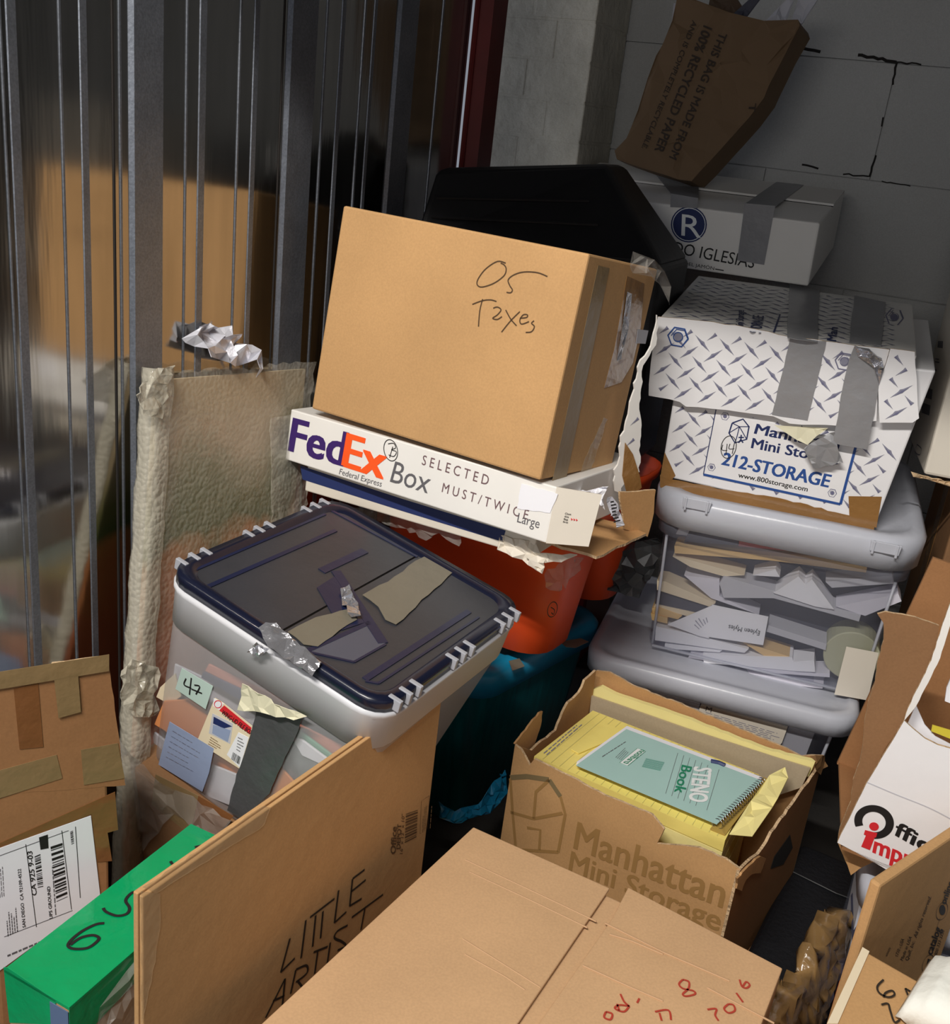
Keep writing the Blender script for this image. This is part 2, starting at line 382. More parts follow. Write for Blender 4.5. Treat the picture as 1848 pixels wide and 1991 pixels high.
# block wall, recessed joints
m = MB()
m.hexa([wall_pt(p, q, z) for z in (0, 2.5) for p, q in ((-1.1, 2.457), (1.5, 2.457), (1.5, 2.55), (-1.1, 2.55))], block_paint)
u1, v1 = BW.uv(1745, 124); H = v1 - BW.uv(1700, 352)[1]; LB = 0.44
zz = v1 - H * 6
k = 0
while zz < 2.5:
    top = min(zz + H, 2.5); s0 = u1 + (0 if k % 2 == 1 else LB / 2) - LB * 6
    for i in range(12):
        a, b = s0 + i * LB, s0 + (i + 1) * LB
        a = max(a, -1.02); b = min(b, 1.2)
        if b - a > 0.02:
            m.hexa([BW.w(u, v, n) for n in (-0.006, 0) for u, v in ((a+.0012, max(zz, 0)+.0012), (b-.0012, max(zz, 0)+.0012), (b-.0012, top-.0012), (a+.0012, top-.0012))], block_paint)
    zz += H; k += 1
def mark(pts, wd): 
    for i in range(len(pts) - 1): m.stroke(BW, jag(pts[i:i+2], 2.0, 9, False), wd, crack, off=0.0007, sm=False)
mark([(1562, 94), (1596, 101)], 0.006); mark([(1669, 107), (1744, 121)], 0.006); mark([(1744, 121), (1792, 126)], 0.003)
mark([(1745, 122), (1737, 165)], 0.004); mark([(1704, 302), (1691, 344)], 0.004); mark([(1560, 320), (1592, 328)], 0.004)
mark([(1640, 339), (1690, 343)], 0.003); mark([(1715, 352), (1771, 362)], 0.002); mark([(1718, 228), (1715, 246)], 0.003)
struct('wall_back', m)
# painted brick pier in the corner
PF = Pl(wall_pt(0, 2.22, 0), WX, Z)
pu0 = PF.uv(957, 150)[0]; pu1 = PF.uv(1146, 150)[0]
m = MB(); bh = 0.078; zz = 0; k = 0
m.hexa([wall_pt(p, q, z) for z in (0, 2.5) for p, q in ((pu0 + .003, 2.223), (pu1 - .003, 2.223), (pu1 - .003, 2.449), (pu0 + .003, 2.449))], brick_paint)
r = random.Random(3)
while zz < 2.45:
    mid = pu0 + (pu1 - pu0) * (0.62 if k % 2 else 0.36)
    for a, b in ((pu0, mid), (mid, pu1)):
        o = r.uniform(0, .003)
        m.hexa([wall_pt(p, q, z) for z in (zz + .002, min(zz + bh - .002, 2.49)) for p, q in ((a + .0015, 2.22 + o), (b - .0015, 2.22 + o), (b - .0015, 2.447), (a + .0015, 2.447))], brick_paint)
    zz += bh; k += 1
struct('wall_pier', m, bevel=0.003)
e0 = MW.w(UE + .002, 0, .004); qe = e0.dot(WN); e1 = Pl(wall_pt(0, qe, 0), WX, Z).uv(946, 150)[0]; a = e0.dot(WX)
m = MB(); m.hexa([wall_pt(p, q, z) for z in (0, 2.5) for p, q in ((a, qe), (e1, qe), (e1, qe + .06), (a, qe + .06))], red_paint)
m.tube([wall_pt(a + .006, qe - .003, z) for z in (0, 2.5)], 0.005, red_paint)
struct('trim_1', m)

# ------------------------------------------------------------------ helper: plastic tub with rounded corners
def rloop(B, w, d, cx, cy, z, rad, n=5):
    out = []; rad = max(0.004, min(rad, w/2 - .001, d/2 - .001))
    for qx, qy, a0 in ((1, -1, -90), (1, 1, 0), (-1, 1, 90), (-1, -1, 180)):
        for i in range(n + 1):
            a = math.radians(a0 + 90 * i / n)
            out.append(B.P(cx + qx*(w/2 - rad) + rad*math.cos(a), cy + qy*(d/2 - rad) + rad*math.sin(a), z))
    return out
def lathe(mb, B, prof, m, rad, cap0=True, cap1=True, ax=0, ay=0):
    """prof: list of (z, inset); rings of a rounded rectangle"""
    b = len(mb.v); n = 24; L = len(prof); k = mb.mi(m)
    zm_ = max(p[0] for p in prof)
    for z, ins in prof:
        ex, ey = ax*(1 - z/zm_), ay*(1 - z/zm_)
        mb.v += rloop(B, B.w - 2*ins - ex, B.d - 2*ins - ey, B.w/2 - ex/2, B.d/2 - ey/2, z, rad - ins * 0.5)
    for i in range(L - 1):
        for j in range(n): mb.f.append([b+i*n+j, b+i*n+(j+1) % n, b+(i+1)*n+(j+1) % n, b+(i+1)*n+j]); mb.m.append(k)
    if cap0: mb.f.append([b + j for j in range(n)][::-1]); mb.m.append(k)
    if cap1: mb.f.append([b + (L-1)*n + j for j in range(n)]); mb.m.append(k)
    return mb
def carton(B, m, mb=None, **k):
    mb = mb or MB(); mb.hexa(B.corners(**k), m); return mb
def bars(mb, pl, quad, fr, m, off=0.0006):
    """bar code: stripes across a photo quad (a->b is the reading direction, a->d the bar length)"""
    a, b, c, d = [V(pl.uv(*p)) for p in quad]; r = random.Random(int(quad[0][0])); t = 0
    while t < 1:
        wd = r.choice(fr)
        s1 = min(1, t + wd); P = [a+(b-a)*t, a+(b-a)*s1, d+(c-d)*s1, d+(c-d)*t]
        mb.add([pl.w(p.x, p.y, off) for p in P], [(0, 1, 2, 3)], m); t = s1 + r.choice(fr)
    return mb
def lines_of_print(mb, pl, quad, n, m, th=0.35, off=0.0006, seed=1, end=(0.5, 1.0)):
    """rows of illegible small print in a photo quad a(start top) b(end top) c d"""
    a, b, c, d = [V(pl.uv(*p)) for p in quad]; r = random.Random(seed)
    for i in range(n):
        t0 = (i + 0.2) / n; t1 = t0 + th / n; e = r.uniform(*end); x = 0
        while x < e:
            l = r.uniform(0.05, 0.14); x1 = min(e, x + l)
            f = lambda s, t: (a + (b-a)*s) * (1-t) + (d + (c-d)*s) * t
            P = [f(x, t0), f(x1, t0), f(x1, t1), f(x, t1)]
            mb.add([pl.w(p.x, p.y, off) for p in P], [(0, 1, 2, 3)], m); x = x1 + 0.025
    return mb
def edges(mb, B, z0, z1, i0, i1, m, rd=.0028, rad=.03):
    """milky ridges down the front corners and along the foot of a tub"""
    k = rad * .3
    for x, s in ((0, 1), (B.w, -1)): mb.tube([B.P(x + s*(i0 + k), i0 + k, z0), B.P(x + s*(i1 + k), i1 + k, z1)], rd, m, 6)
    mb.tube([B.P(i0 + k, i0 + .002, z0), B.P(B.w - i0 - k, i0 + .002, z0)], rd, m, 6)
    return mb
def tread(mb, pl, poly, sp=0.033, off=0.0005, m1=print_slate, m2=print_slate_dark, ln=0.041, wd=0.0075, ang=42, seed=2, dx=0, dy=0):
    """printed diamond plate: leaning lozenges, alternating, inside a metric outline"""
    def inside(p):
        c = False
        for i in range(len(poly)):
            a, b = poly[i], poly[i-1]
            if (a[1] > p[1]) != (b[1] > p[1]) and p[0] < (b[0]-a[0])*(p[1]-a[1])/(b[1]-a[1])+a[0]: c = not c
        return c
    x0 = min(p[0] for p in poly); x1 = max(p[0] for p in poly); y0 = min(p[1] for p in poly); y1 = max(p[1] for p in poly)
    r = random.Random(seed)
    ca, sa = math.cos(math.radians(ang)), math.sin(math.radians(ang)); nn = int((x1-x0+y1-y0)/sp) + 2
    for j in range(-nn, nn):
        for i in range(-nn, nn):
            cx, cy = x0 + (i - j)*sp*ca + dx, y0 + (i + j)*sp*sa + dy; s = 1 if (i + j) % 2 else -1
            if not (x0 <= cx <= x1 and y0 <= cy <= y1): continue
            a = math.radians(ang) * s; ux, uy = math.cos(a), math.sin(a)
            t0, t1 = (-.5, .5)
            E = lambda t: (cx + ux*ln*t, cy + uy*ln*t)
            if not inside((cx, cy)): continue
            if not inside(E(-.5)): t0 = 0
            if not inside(E(.5)): t1 = 0
            if t0 == t1: continue
            def shape(wf, sh, e):
                pts = [(t0, 0 if t0 else wf*.5)] + [(-.12, .32*wf), (0, .62*wf), (.12, .32*wf)] + [(t1, 0)] + [(.12, -.3*wf), (0, -.5*wf), (-.12, -.3*wf)]
                pts = [p for p in pts if t0 <= p[0] <= t1]
                return [pl.w(cx + ux*ln*t*e - uy*wd*(q+sh), cy + uy*ln*t*e + ux*wd*(q+sh), off) for t, q in pts]
            for P, mm, o in ((shape(1.0, .0, 1), m1, 0), (shape(.55, -.18, .62), m2, .0002)):
                P = [p + pl.n * o for p in P]
                if len(P) > 2: mb.add(P, [tuple(range(len(P)))], mm)
    return mb
def ellipse(c, rx, ry, rot=0, a0=0, a1=360, n=28):
    o = []
    for i in range(n + 1):
        a = math.radians(a0 + (a1-a0)*i/n); x, y = rx*math.cos(a), ry*math.sin(a); q = math.radians(rot)
        o.append((c[0] + x*math.cos(q) - y*math.sin(q), c[1] + x*math.sin(q) + y*math.cos(q)))
    return o
def disc(mb, pl, c, rx, ry, m, rot=0, off=0.0006):
    P = ellipse(c, rx, ry, rot)[:-1]
    return mb.add([pl.hit(x, y, off) for x, y in P][::-1], [tuple(range(len(P)))], m)
def hexnut(mb, pl, c, r, m, mfill, width=0.002, rot=10, off=0.0008):
    k = [(c[0] + r*math.cos(math.radians(a+rot)), c[1] + r*math.sin(math.radians(a+rot))) for a in range(0, 361, 60)]
    mb.stroke(pl, k, width, m, off, sm=False)
    k2 = [(x*0.8 + c[0]*.2 + r*.12, y*0.8 + c[1]*.2) for x, y in k]
    mb.stroke(pl, k2[3:] , width * .6, m, off, sm=False)
    mb.stroke(pl, ellipse(c, r*.45, r*.45), width * .7, m, off, sm=False)
    disc(mb, pl, c, r*.38, r*.38, mfill, off=off)
# ------------------------------------------------------------------ carton with handwriting, on top of the courier box
B = Bx((-0.257, 1.46, 0.765), -29.0, -7.5, 1.0, (0.385, 0.245, 0.292)); TAX = B
t = thing('cardboard_carton', 'large brown carton with "OS Taxes" handwritten on its front, on the flat white courier box', 'carton', B.P(.19, .13, 0))
mb = MB(); c = B.corners(); mb.hexa(c, kraft_gold); part('carton_body', mb, t, bevel=0.003)
z1 = lambda p: crop(760, 260, 3.08, p)
mb = MB()
mb.strokes(B.front, [z1(l) for l in (
 [(690,775),(640,765),(570,810),(525,870),(520,905),(550,918),(620,895),(680,850),(693,810),(680,785),(660,775)],
 [(940,855),(880,832),(800,828),(740,845),(705,875),(715,910),(730,935),(720,952),(695,950)],
 [(490,1022),(550,1000),(600,995),(635,1005)], [(552,990),(535,1060),(527,1155)],
 [(615,1045),(640,1038),(662,1055),(640,1085),(612,1105),(640,1112),(668,1095)],
 [(690,1055),(720,1110),(755,1150)], [(775,1065),(720,1120),(665,1188)],
 [(775,1105),(815,1100),(820,1085),(795,1085),(775,1115),(785,1140),(830,1125)],
 [(860,1120),(845,1135),(862,1155),(845,1185),(810,1190)])], 0.0017, marker_thin)
part('handwriting', mb, t, 'thin dark handwritten lettering')
z2 = lambda p: crop(1050, 480, 2.656, p)
mb = MB()
mb.plate(B.right, z2([(300,95),(360,110),(130,1222),(60,1225)]), .0004, tape_olive, .0002)
mb.plate(B.right, z2([(450,150),(540,190),(520,420),(480,600),(420,700),(330,730),(385,520)]), .0004, tape_brown, .0002)
mb.plate(B.right, jag(z2([(250,1060),(330,880),(350,890),(240,1225),(180,1225)]), 2, 12), .0004, tape_clear, .0003)
mb.crumple(B.right, z2([(445,230),(465,240),(440,420),(415,580),(395,590),(420,430)]), .003, 14, duct_shiny, .003, 4)
part('packing_tape', mb, t, 'brown and glossy clear packing tape on the side')
mb = MB(); mb.plate(B.right, z2([(505,425),(560,432),(545,500),(495,498)]), .0005, paper_grey, .0008); part('paper_sticker', mb, t, 'small torn white sticker')
mb = MB()
mb.crumple(Pl(B.right.O + B.x*.012, B.y, B.z), z2([(440,120),(490,25),(560,60),(625,120),(655,200),(662,300),(655,335),(635,280),(600,190),(560,150),(500,140)]), .010, 26, film, .004, 5)
part('torn_film', mb, t, 'torn clear tape curling off the top corner')

# ------------------------------------------------------------------ flat courier box
B = Bx((-0.295, 1.474, 0.677), -27.6, -5.5, 0.4, (0.444, 0.314, 0.078)); FED = B
zf = lambda p: crop(500, 650, 2.2537, p)
t = thing('courier_box', 'flat white courier box with big purple and orange lettering, under the "OS Taxes" carton', 'box', B.P(.22, .15, 0))
part('box_body', carton(B, white_card), t, bevel=0.002)
F = B.front; T = lambda mb, s, a, b, c, m, bold=0.0: mb.text(F, s, *zf([a, b, c]), m, bold)
mb = MB(); T(mb, 'Fed', (140,509), (374,577), (163,369), purple, .035); T(mb, 'Ex', (374,577), (550,634), (398,435), orange_print, .035)
part('printed_logo', mb, t, 'purple and orange logo lettering')
mb = MB(); T(mb, 'Federal Express', (360,612), (545,668), (366,588), print_grey); part('printed_lettering', mb, t, 'small grey company name'); mb = MB(); T(mb, 'Box', (583,645), (748,697), (607,556), print_grey); part('printed_lettering', mb, t, 'large grey word Box'); mb = MB(); T(mb, 'Large', (1140,822), (1236,850), (1148,782), print_grey)
part('printed_lettering', mb, t, 'grey word Large')
mb = MB(); T(mb, 'S E L E C T E D', (722,570), (1012,662), (730,528), marker_plum); part('handwriting', mb, t, 'plum handwritten word SELECTED'); mb = MB(); T(mb, 'M U S T / T W I C E', (810,690), (1185,812), (818,650), marker_plum); part('handwriting', mb, t, 'plum handwritten words MUST TWICE'); mb = MB()
mb.strokes(F, [ellipse(zf([(587,508)])[0], 13, 21, -12), zf([(575,480),(600,478),(608,498),(590,505),(612,515),(600,535),(578,528)]), zf([(596,492),(582,540)])], .0012, ink)
part('handwriting', mb, t, 'black circled mark')
mb = MB(); mb.plate(F, jag(zf([(1160,655),(1320,700),(1285,783),(1140,762)]), 1.5, 10), .0005, paper, .0004); part('paper_patch', mb, t, 'blank white paper patch')
h0, h1 = B.P(B.w, 0, 0), B.P(B.w, 0, B.h)
q = [h0, at(1145, 1063, 1.262), at(1171, 962, 1.268), h1]
mb = MB(); nn = (q[1]-q[0]).cross(q[3]-q[0]).normalized(); mb.prism(q, -nn * .002, white_warm)
EF = Pl(q[0], q[1]-q[0], q[3]-q[0])
mb2 = MB(); zc = lambda p: crop(1000, 980, 5.857, p)
for i, s in enumerate(('Close', 'this', 'flap', 'first')):
    y = 118 + i*31; x = 580 - i*8
    mb2.text(EF, s, *zc([(x, y), (x + (68, 50, 50, 58)[i], y + 8), (x + 3, y - 22)]), ink, .01)
for i in range(3):
    x = 648 + 28*i; y = 172 + i*4; mb2.add([EF.hit(*p, .0007) for p in zc([(x, y-14), (x+2, y+16), (x+22, y+4)])], [(0, 1, 2)], red_print)
fl = part('end_flap', mb, t, 'open white end flap'); part('flap_lettering', mb2, fl, 'small black words and red arrows')

# ------------------------------------------------------------------ second flat box underneath, white with a navy band
B = Bx((-0.262, 1.47, 0.632), -23.0, -5.0, 0.5, (0.38, 0.28, 0.043)); WB = B
t = thing('mailing_box', 'flat white mailing box with a navy band, under the purple lettered courier box', 'box', B.P(.2, .14, 0))
part('box_body', carton(B, white_warm), t, bevel=0.002)
mb = MB(); mb.plate(B.front, zf([(190,575),(640,722),(1090,860),(1075,908),(640,775),(200,636)]), .0004, print_navy, .0002); part('navy_band', mb, t, 'navy blue band')
TO = Pl(B.P(B.w - .06, -.006, 0), B.x, B.z + B.y*.2)
mb = MB(); mb.crumple(TO, jag(zf([(1060,880),(1215,910),(1240,960),(1400,965),(1330,1000),(1230,1000),(1265,985),(1252,1048),(1190,1010),(1060,942)]), 2, 14), .006, 40, white_warm, 0, 9)
part('torn_flap', mb, t, 'torn and creased white end', solid=.0015)

# ------------------------------------------------------------------ ripped open diamond plate box beside the carton
zt = z2
t = thing('ripped_box', 'ripped open brown box with a diamond plate strip, right of the "OS Taxes" carton', 'box', V((.27, 1.5, .61)))
RP = Pl(at(1240, 960, 1.47), V((.86, .5, 0)), Z + V((.02, -.05, 0)))
mb = MB()
mb.plate(RP, jag(zt([(600,350),(575,480),(540,560),(500,620),(495,680),(460,800),(440,900),(405,1030),(410,1080),(378,1150),(385,1258),(415,1268),(440,1160),(510,1160),(512,1000),(515,780),(520,640),(560,560),(600,470)]), 3, 10), .003, white_card)
tread(mb, RP.off(.003), [RP.uv(*p) for p in zt([(590,360),(500,640),(420,1040),(500,1040),(512,780),(590,450)])], sp=.024, ln=.033, wd=.005)
part('side_panel', mb, t, 'white diamond plate printed strip with torn edges')
mb = MB(); mb.plate(RP, zt([(440,1010),(480,1070),(515,1180),(525,1242),(455,1300),(425,1180)]), .001, tape_brown, .0045); part('packing_tape', mb, t, 'brown tape on the torn strip')
FR = Pl(at(1195, 1000, 1.40), V((.80, .55, 0)), Z)
mb = MB(); mb.plate(FR, jag(zt([(405,1262),(590,1250),(580,1370),(548,1492),(430,1452)]), 1.5, 14), .004, kraft, m2=corr_edge); part('upright_flap', mb, t, 'brown inside of a side flap')
a = at(1065, 1060, 1.235)
BF = Pl(V((a.x, a.y, .657)), WX, WN + V((0, 0, -.05)))
mb = MB(); mb.plate(BF, jag(zt([(0,1522),(60,1400),(250,1400),(430,1440),(548,1492),(440,1545),(290,1613),(150,1570)]), 2, 14), .004, kraft, m2=corr_edge); part('bottom_flap', mb, t, 'brown inside of a bottom flap with a torn pale edge')
mb = MB(); mb.crumple(Pl(at(1180, 990, 1.33), WX, Z), jag(zt([(105,1265),(245,1262),(355,1238),(325,1300),(330,1365),(300,1310),(240,1275)]), 2, 10), .006, 22, paper, 0, 11)
mb.crumple(Pl(at(1200, 1000, 1.34), WX, Z), jag(zt([(345,1295),(372,1290),(400,1330),(436,1440),(400,1450),(370,1390)]), 2, 10), .005, 16, paper_grey, 0, 12)
lines_of_print(mb, Pl(at(1200, 1000, 1.33), WX, Z), zt([(365,1310),(395,1305),(420,1420),(385,1430)]), 7, ink, .45)
part('crumpled_paper', mb, t, 'crumpled white printed paper', solid=.0008)

# ------------------------------------------------------------------ two orange tubs on the teal one
B = Bx((-0.203, 1.657, 0.360), -28, -4.0, 0, (0.397, 0.235, 0.258))
t = thing('storage_tub', 'bright orange plastic tub under the stack of flat white boxes', 'tub', B.P(.2, .12, 0), 'orange tubs')
lathe(mb := MB(), B, [(0, .05), (.006, .036), (.12, .024), (.238, .010), (.24, .002), (.258, .0)], orange_pl, .075, cap1=False)
part('tub_body', mb, t, smooth=True, solid=.003)
mb = MB(); pl = Pl(at(1072, 1178, 1.505), V((.75, .66, 0)), Z); mb.strokes(pl, [ellipse((1073, 1184), 9, 15, 15), crop(1000, 980, 5.857, [(410,1170),(450,1200),(440,1250),(415,1230)])], .0016, marker, .002)
part('embossed_mark', mb, t, 'small dark round mark')
mb = MB(); pl = Pl(at(1090, 1090, 1.42), V((.75, .6, 0)), Z + V((0, .25, 0)))
mb.crumple(pl, jag(crop(1000, 980, 5.857, [(560,640),(770,600),(740,740),(640,860),(580,970),(540,900),(520,1000),(380,960),(330,800)]), 3, 10), .006, 30, film, 0, 15); part('torn_film', mb, t, 'torn clear film at the right corner'); mb = MB()
pl = Pl(at(800, 1030, 1.42), V((.86, -.5, 0)), Z + V((0, .1, 0)))
mb.crumple(pl, jag(zf([(410,760),(520,770),(640,800),(800,850),(910,860),(885,930),(850,915),(800,870),(740,905),(690,870),(560,830),(430,790)]), 3, 10), .004, 30, film, 0, 16)
part('torn_film', mb, t, 'torn clear film hanging over the rim')
B = Bx((-0.045, 1.895, 0.352), -28, 0, 0, (0.36, 0.2, 0.272))
t = thing('storage_tub', 'second orange plastic tub in the shade behind the first, beside the clear tubs', 'tub', B.P(.17, .1, 0), 'orange tubs')
lathe(mb := MB(), B, [(0, .05), (.006, .036), (.12, .024), (.25, .010), (.252, .002), (.27, .0)], orange_pl, .075, cap1=False)
part('tub_body', mb, t, smooth=True, solid=.003)

# ------------------------------------------------------------------ teal tub
c = atz(932, 1322, .34)
B = Bx((c.x - .27*math.cos(math.radians(-36)), c.y - .27*math.sin(math.radians(-36)), 0.002), -36, -1.5, 0, (0.27, 0.39, 0.338)); TEAL = B
t = thing('storage_tub', 'dark teal plastic tub with a bright blue rim, below the orange tubs', 'tub', B.P(.23, .25, 0))
lathe(mb := MB(), B, [(0, .05), (.01, .035), (.29, .012)], teal_pl, .05, cap1=False)
bd = part('tub_body', mb, t, smooth=True)
lathe(mb := MB(), B, [(.285, .010), (.290, -.004), (.326, -.006), (.338, .004), (.340, .02), (.334, .03)], blue_pl, .05, cap0=False)
part('lid', mb, t, 'bright blue lid', smooth=True, bevel=0)
zb = lambda p: crop(1000, 980, 5.857, p)
pl = Pl(B.P(0, 0, .3405), B.x, B.y); pr = Pl(B.P(B.w + .008, 0, .29), B.y, B.z)
mb = MB(); mb.plate(pl, zb([(-60,1790),(60,1760),(120,1850),(-20,1900)]), .0006, duct_olive, .0005); part('duct_tape', mb, t, 'grey duct tape at the corner of the rim'); mb = MB(); mb.plate(pl, zb([(520,1570),(760,1530),(850,1570),(700,1640),(590,1630)]), .0006, duct_olive, .0005)
part('duct_tape', mb, t, 'grey duct tape farther along the rim')
# blue plastic bag at its foot
pl = Pl(at(925, 1560, 1.36), V((.80, .6, 0)), Z + V((0, .3, 0)))
mb = MB(); mb.crumple(pl, jag(crop(900, 1280, 2.31, [(-110,640),(-30,690),(70,655),(190,500),(200,600),(150,680),(60,720),(-40,740),(-100,720)]), 3, 14),   .006, 70, blue_film, 0, 21)
solo('plastic_bag', mb, 'crumpled blue plastic bag at the foot of the teal tub', 'bag', solid=.0008)
# ------------------------------------------------------------------ translucent file tub with navy lid, numbered 47
B = Bx((-0.402, 1.123, 0.370), -28.0, 1.2, 11.4, (0.327, 0.322, 0.263)); T47 = B
t = thing('file_tub', 'translucent file tub with a cracked navy lid and a note reading 47', 'tub', B.P(.17, .17, 0))
zd = lambda p: crop(200, 950, 2.174, p)
lathe(mb := MB(), B, [(0, .016), (.004, .010), (.225, .004)], frosted, .035, cap1=False, ax=.02, ay=.11); part('tub_body', mb, t, smooth=True)
lathe(mb := MB(), B, [(.222, .008), (.224, .001), (.268, -.001), (.272, -.003), (.277, -.003), (.279, .004)], frosted_rim, .04, cap0=False, cap1=False); part('tub_rim', mb, t, 'milky rim of the tub', smooth=True)
lid = lathe(MB(), B, [(.277, .004), (.279, .0), (.290, .0), (.294, .001), (.294, .014), (.289, .020)], navy_edge, .035, cap0=False, cap1=False)
LP = Pl(B.P(0, 0, .2895), B.x, B.y)
lo = part('lid', lid, t, 'navy lid', smooth=True)
w_, d_ = B.w, B.d
def wing(x0, x1):
    mb = MB(); mb.hexa(B.corners(x0, x1, .014, d_ - .014, .284, .2893), navy_dusty); return mb
part('lid_wing', wing(.014, w_/2 - .0015), lo, 'dusty smoke coloured wing'); part('lid_wing', wing(w_/2 + .0015, w_ - .014), lo, 'dusty smoke coloured wing')
mb = MB()
for l, wd in (([(440,418),(985,178)], .006), ([(1108,808),(1548,520)], .008), ([(448,428),(480,438)], .003), ([(925,350),(1108,264)], .012), ([(985,350),(1185,655)], .013), ([(860,690),(1130,568)], .006), ([(1062,735),(1195,660)], .003), ([(860,690),(1062,735)], .003), ([(1110,815),(1165,825),(1590,545)], .003), ([(960,90),(1330,290)], .004), ([(380,350),(940,110)], .004), ([(1210,905),(1690,575)], .004)):
    q = [LP.uv(*p) for p in zd(l)]
    for i in range(len(q) - 1):
        a, b = V(q[i]), V(q[i+1]); n = V((-(b-a).y, (b-a).x)).normalized() * wd/2
        mb.plateuv(LP, [a+n, b+n, b-n, a-n], .0012, navy_plastic)
part('lid_groove', mb, lo, 'navy raised ribs and latch bars')
mb = MB(); mb.plate(LP, zd([(1000,360),(1130,560),(1010,600),(905,420)]), .0008, navy_plastic, .0002); mb.plate(LP, zd([(1140,570),(1195,655),(1060,730),(870,690)]), .0006, smoke_panel, .0002); part('latch_panel', mb, lo)
for i, (x, y0, y1, n) in enumerate(((-.004, 0, .35, 3), (w_ + .004, 0, .35, 3))):
    for g in range(3):
        mb = MB(); c = d_ * (.14 + .36 * g)
        for k in range(3):
            yy = c + (k - 1) * .020; sx = 1 if i == 0 else -1
            mb.hexa(B.corners(min(x - .0012*sx, x + .016*sx), max(x - .0012*sx, x + .016*sx), yy - .003, yy + .003, .281, .2955), clip_grey)
        part('hinge_clip', mb, lo, 'pale grey hinge bands', bevel=.001)
mb = MB(); mb.plate(LP, jag(zd([(1385,268),(1485,350),(1240,575),(1195,555),(1165,500),(1098,450),(1205,395)]), 2, 16), .0006, duct_olive, .0016); part('duct_tape', mb, t, 'dull grey tape across the lid')
mb = MB(); mb.plate(LP, jag(zd([(782,606),(900,545),(1040,510),(1075,555),(1000,600),(910,668),(850,660)]), 2, 16), .0006, duct_olive, .0016); part('duct_tape', mb, t, 'torn dull grey tape on the lid')
mb = MB(); mb.crumple(LP, jag(zd([(1000,440),(1042,424),(1075,500),(1085,560),(1045,560),(1010,500)]), 2, 10), .004, 16, duct_shiny, .006, 8); part('duct_tape', mb, t, 'crumpled shiny tape scrap', solid=.0006)
# shiny tape folded over the front edge of the lid
mb = MB(); mb.crumple(Pl(B.P(0, -.008, .292), B.x, (B.y + B.z*.35)), jag(zd([(660,598),(690,576),(735,580),(800,640),(925,742),(885,800),(790,735),(700,680)]), 1.5, 10), .0016, 16, duct_shiny, .004, 6); part('duct_tape', mb, t, 'bright silver tape folded over the lid edge', solid=.0008)
mb = MB(); mb.crumple(Pl(B.P(0, -.012, .285), B.x, B.z), jag(zd([(650,650),(700,680),(690,690),(660,712),(610,690)]), 1.5, 8), .004, 14, duct_shiny, .0, 7); part('duct_tape', mb, t, 'torn end of silver tape', solid=.0006)
# front face, tapering down
F = Pl(B.P(0, .010, .0), B.x, B.z * .226 - B.y * .006); F = F.off(.002)
zg = lambda p: crop(0, 1240, 2.64, p)
mb = MB(); mb.plate(F, zg([(935,155),(1095,248),(1057,366),(902,262)]), .0005, mint_lab); o = part('note_sticker', mb, t, 'pale green square note')
mb = MB(); mb.strokes(F, [zg(l) for l in ([(958,208),(948,240),(985,258)], [(985,205),(975,292)], [(1000,242),(1028,250),(1008,290)], [(985,262),(1040,285)])], .0022, ink, .0008); part('handwriting', mb, o)
mb = MB(); mb.plate(F, zg([(1105,308),(1150,335),(1300,455),(1232,672),(1012,532)]), .0005, cream)
mb.plate(F, zg([(1152,347),(1292,462),(1284,497),(1125,372)]), .0002, red_print, .0005); mb.plate(F, zg([(1092,388),(1197,440),(1182,545),(1073,490)]), .0002, paper_grey, .0005)
mb.plate(F, zg([(1098,405),(1192,455),(1150,465),(1095,440)]), .0002, print_navy, .0007); mb.plate(F, zg([(1095,445),(1185,475),(1170,535),(1090,490)]), .0002, blue_note, .0007)
mb.plate(F, zg([(1225,485),(1278,512),(1232,668),(1165,600)]), .0002, paper, .0005); mb.plate(F, zg([(1098,310),(1150,338),(1128,372),(1095,350)]), .0002, paper, .0005)
mb.text(F, 'WING-LID FILE BOX', *zg([(1138,388),(1292,500),(1150,368)]), ink, .02, .0009)
bars(mb, F, zg([(1200,585),(1240,612),(1232,650),(1190,622)]), (.03, .05, .08), ink, .0009); lines_of_print(mb, F, zg([(1085,505),(1150,548),(1142,590),(1070,550)]), 4, print_kraft, off=.0008); lines_of_print(mb, F, zg([(1225,505),(1268,525),(1245,600),(1215,580)]), 5, print_grey, off=.0008)
mb.strokes(F, [ellipse(zg([(1122,340)])[0], 7, 7)], .0012, red_print, .0008)
part('product_label', mb, t, 'cream label with red band and bar code')
mb = MB(); mb.plate(F, zg([(872,430),(1100,568),(1075,690),(1040,790),(815,650)]), .0005, blue_note, .0001); lines_of_print(mb, F, zg([(890,470),(1070,580),(1020,720),(850,630)]), 6, print_slate, .15); part('paper_note', mb, t, 'blank pale blue sheet')
mb = MB(); mb.plate(F, jag(zg([(1320,360),(1560,400),(1500,545),(1430,690),(1385,800),(1245,935),(1168,885),(1215,700),(1290,500)]), 1.5, 14), .0006, duct_dark, .0008); part('duct_tape', mb, t, 'dark grey tape down the front')
mb = MB(); mb.crumple(F, jag(zg([(1280,213),(1440,318),(1610,380),(1540,400),(1450,385),(1375,362),(1250,350)]), 1.5, 12), .002, 18, tape_back, .006, 13, bias=lambda a, b: .004); part('tape_flap', mb, t, 'curled cream underside of the tape', solid=.0006)
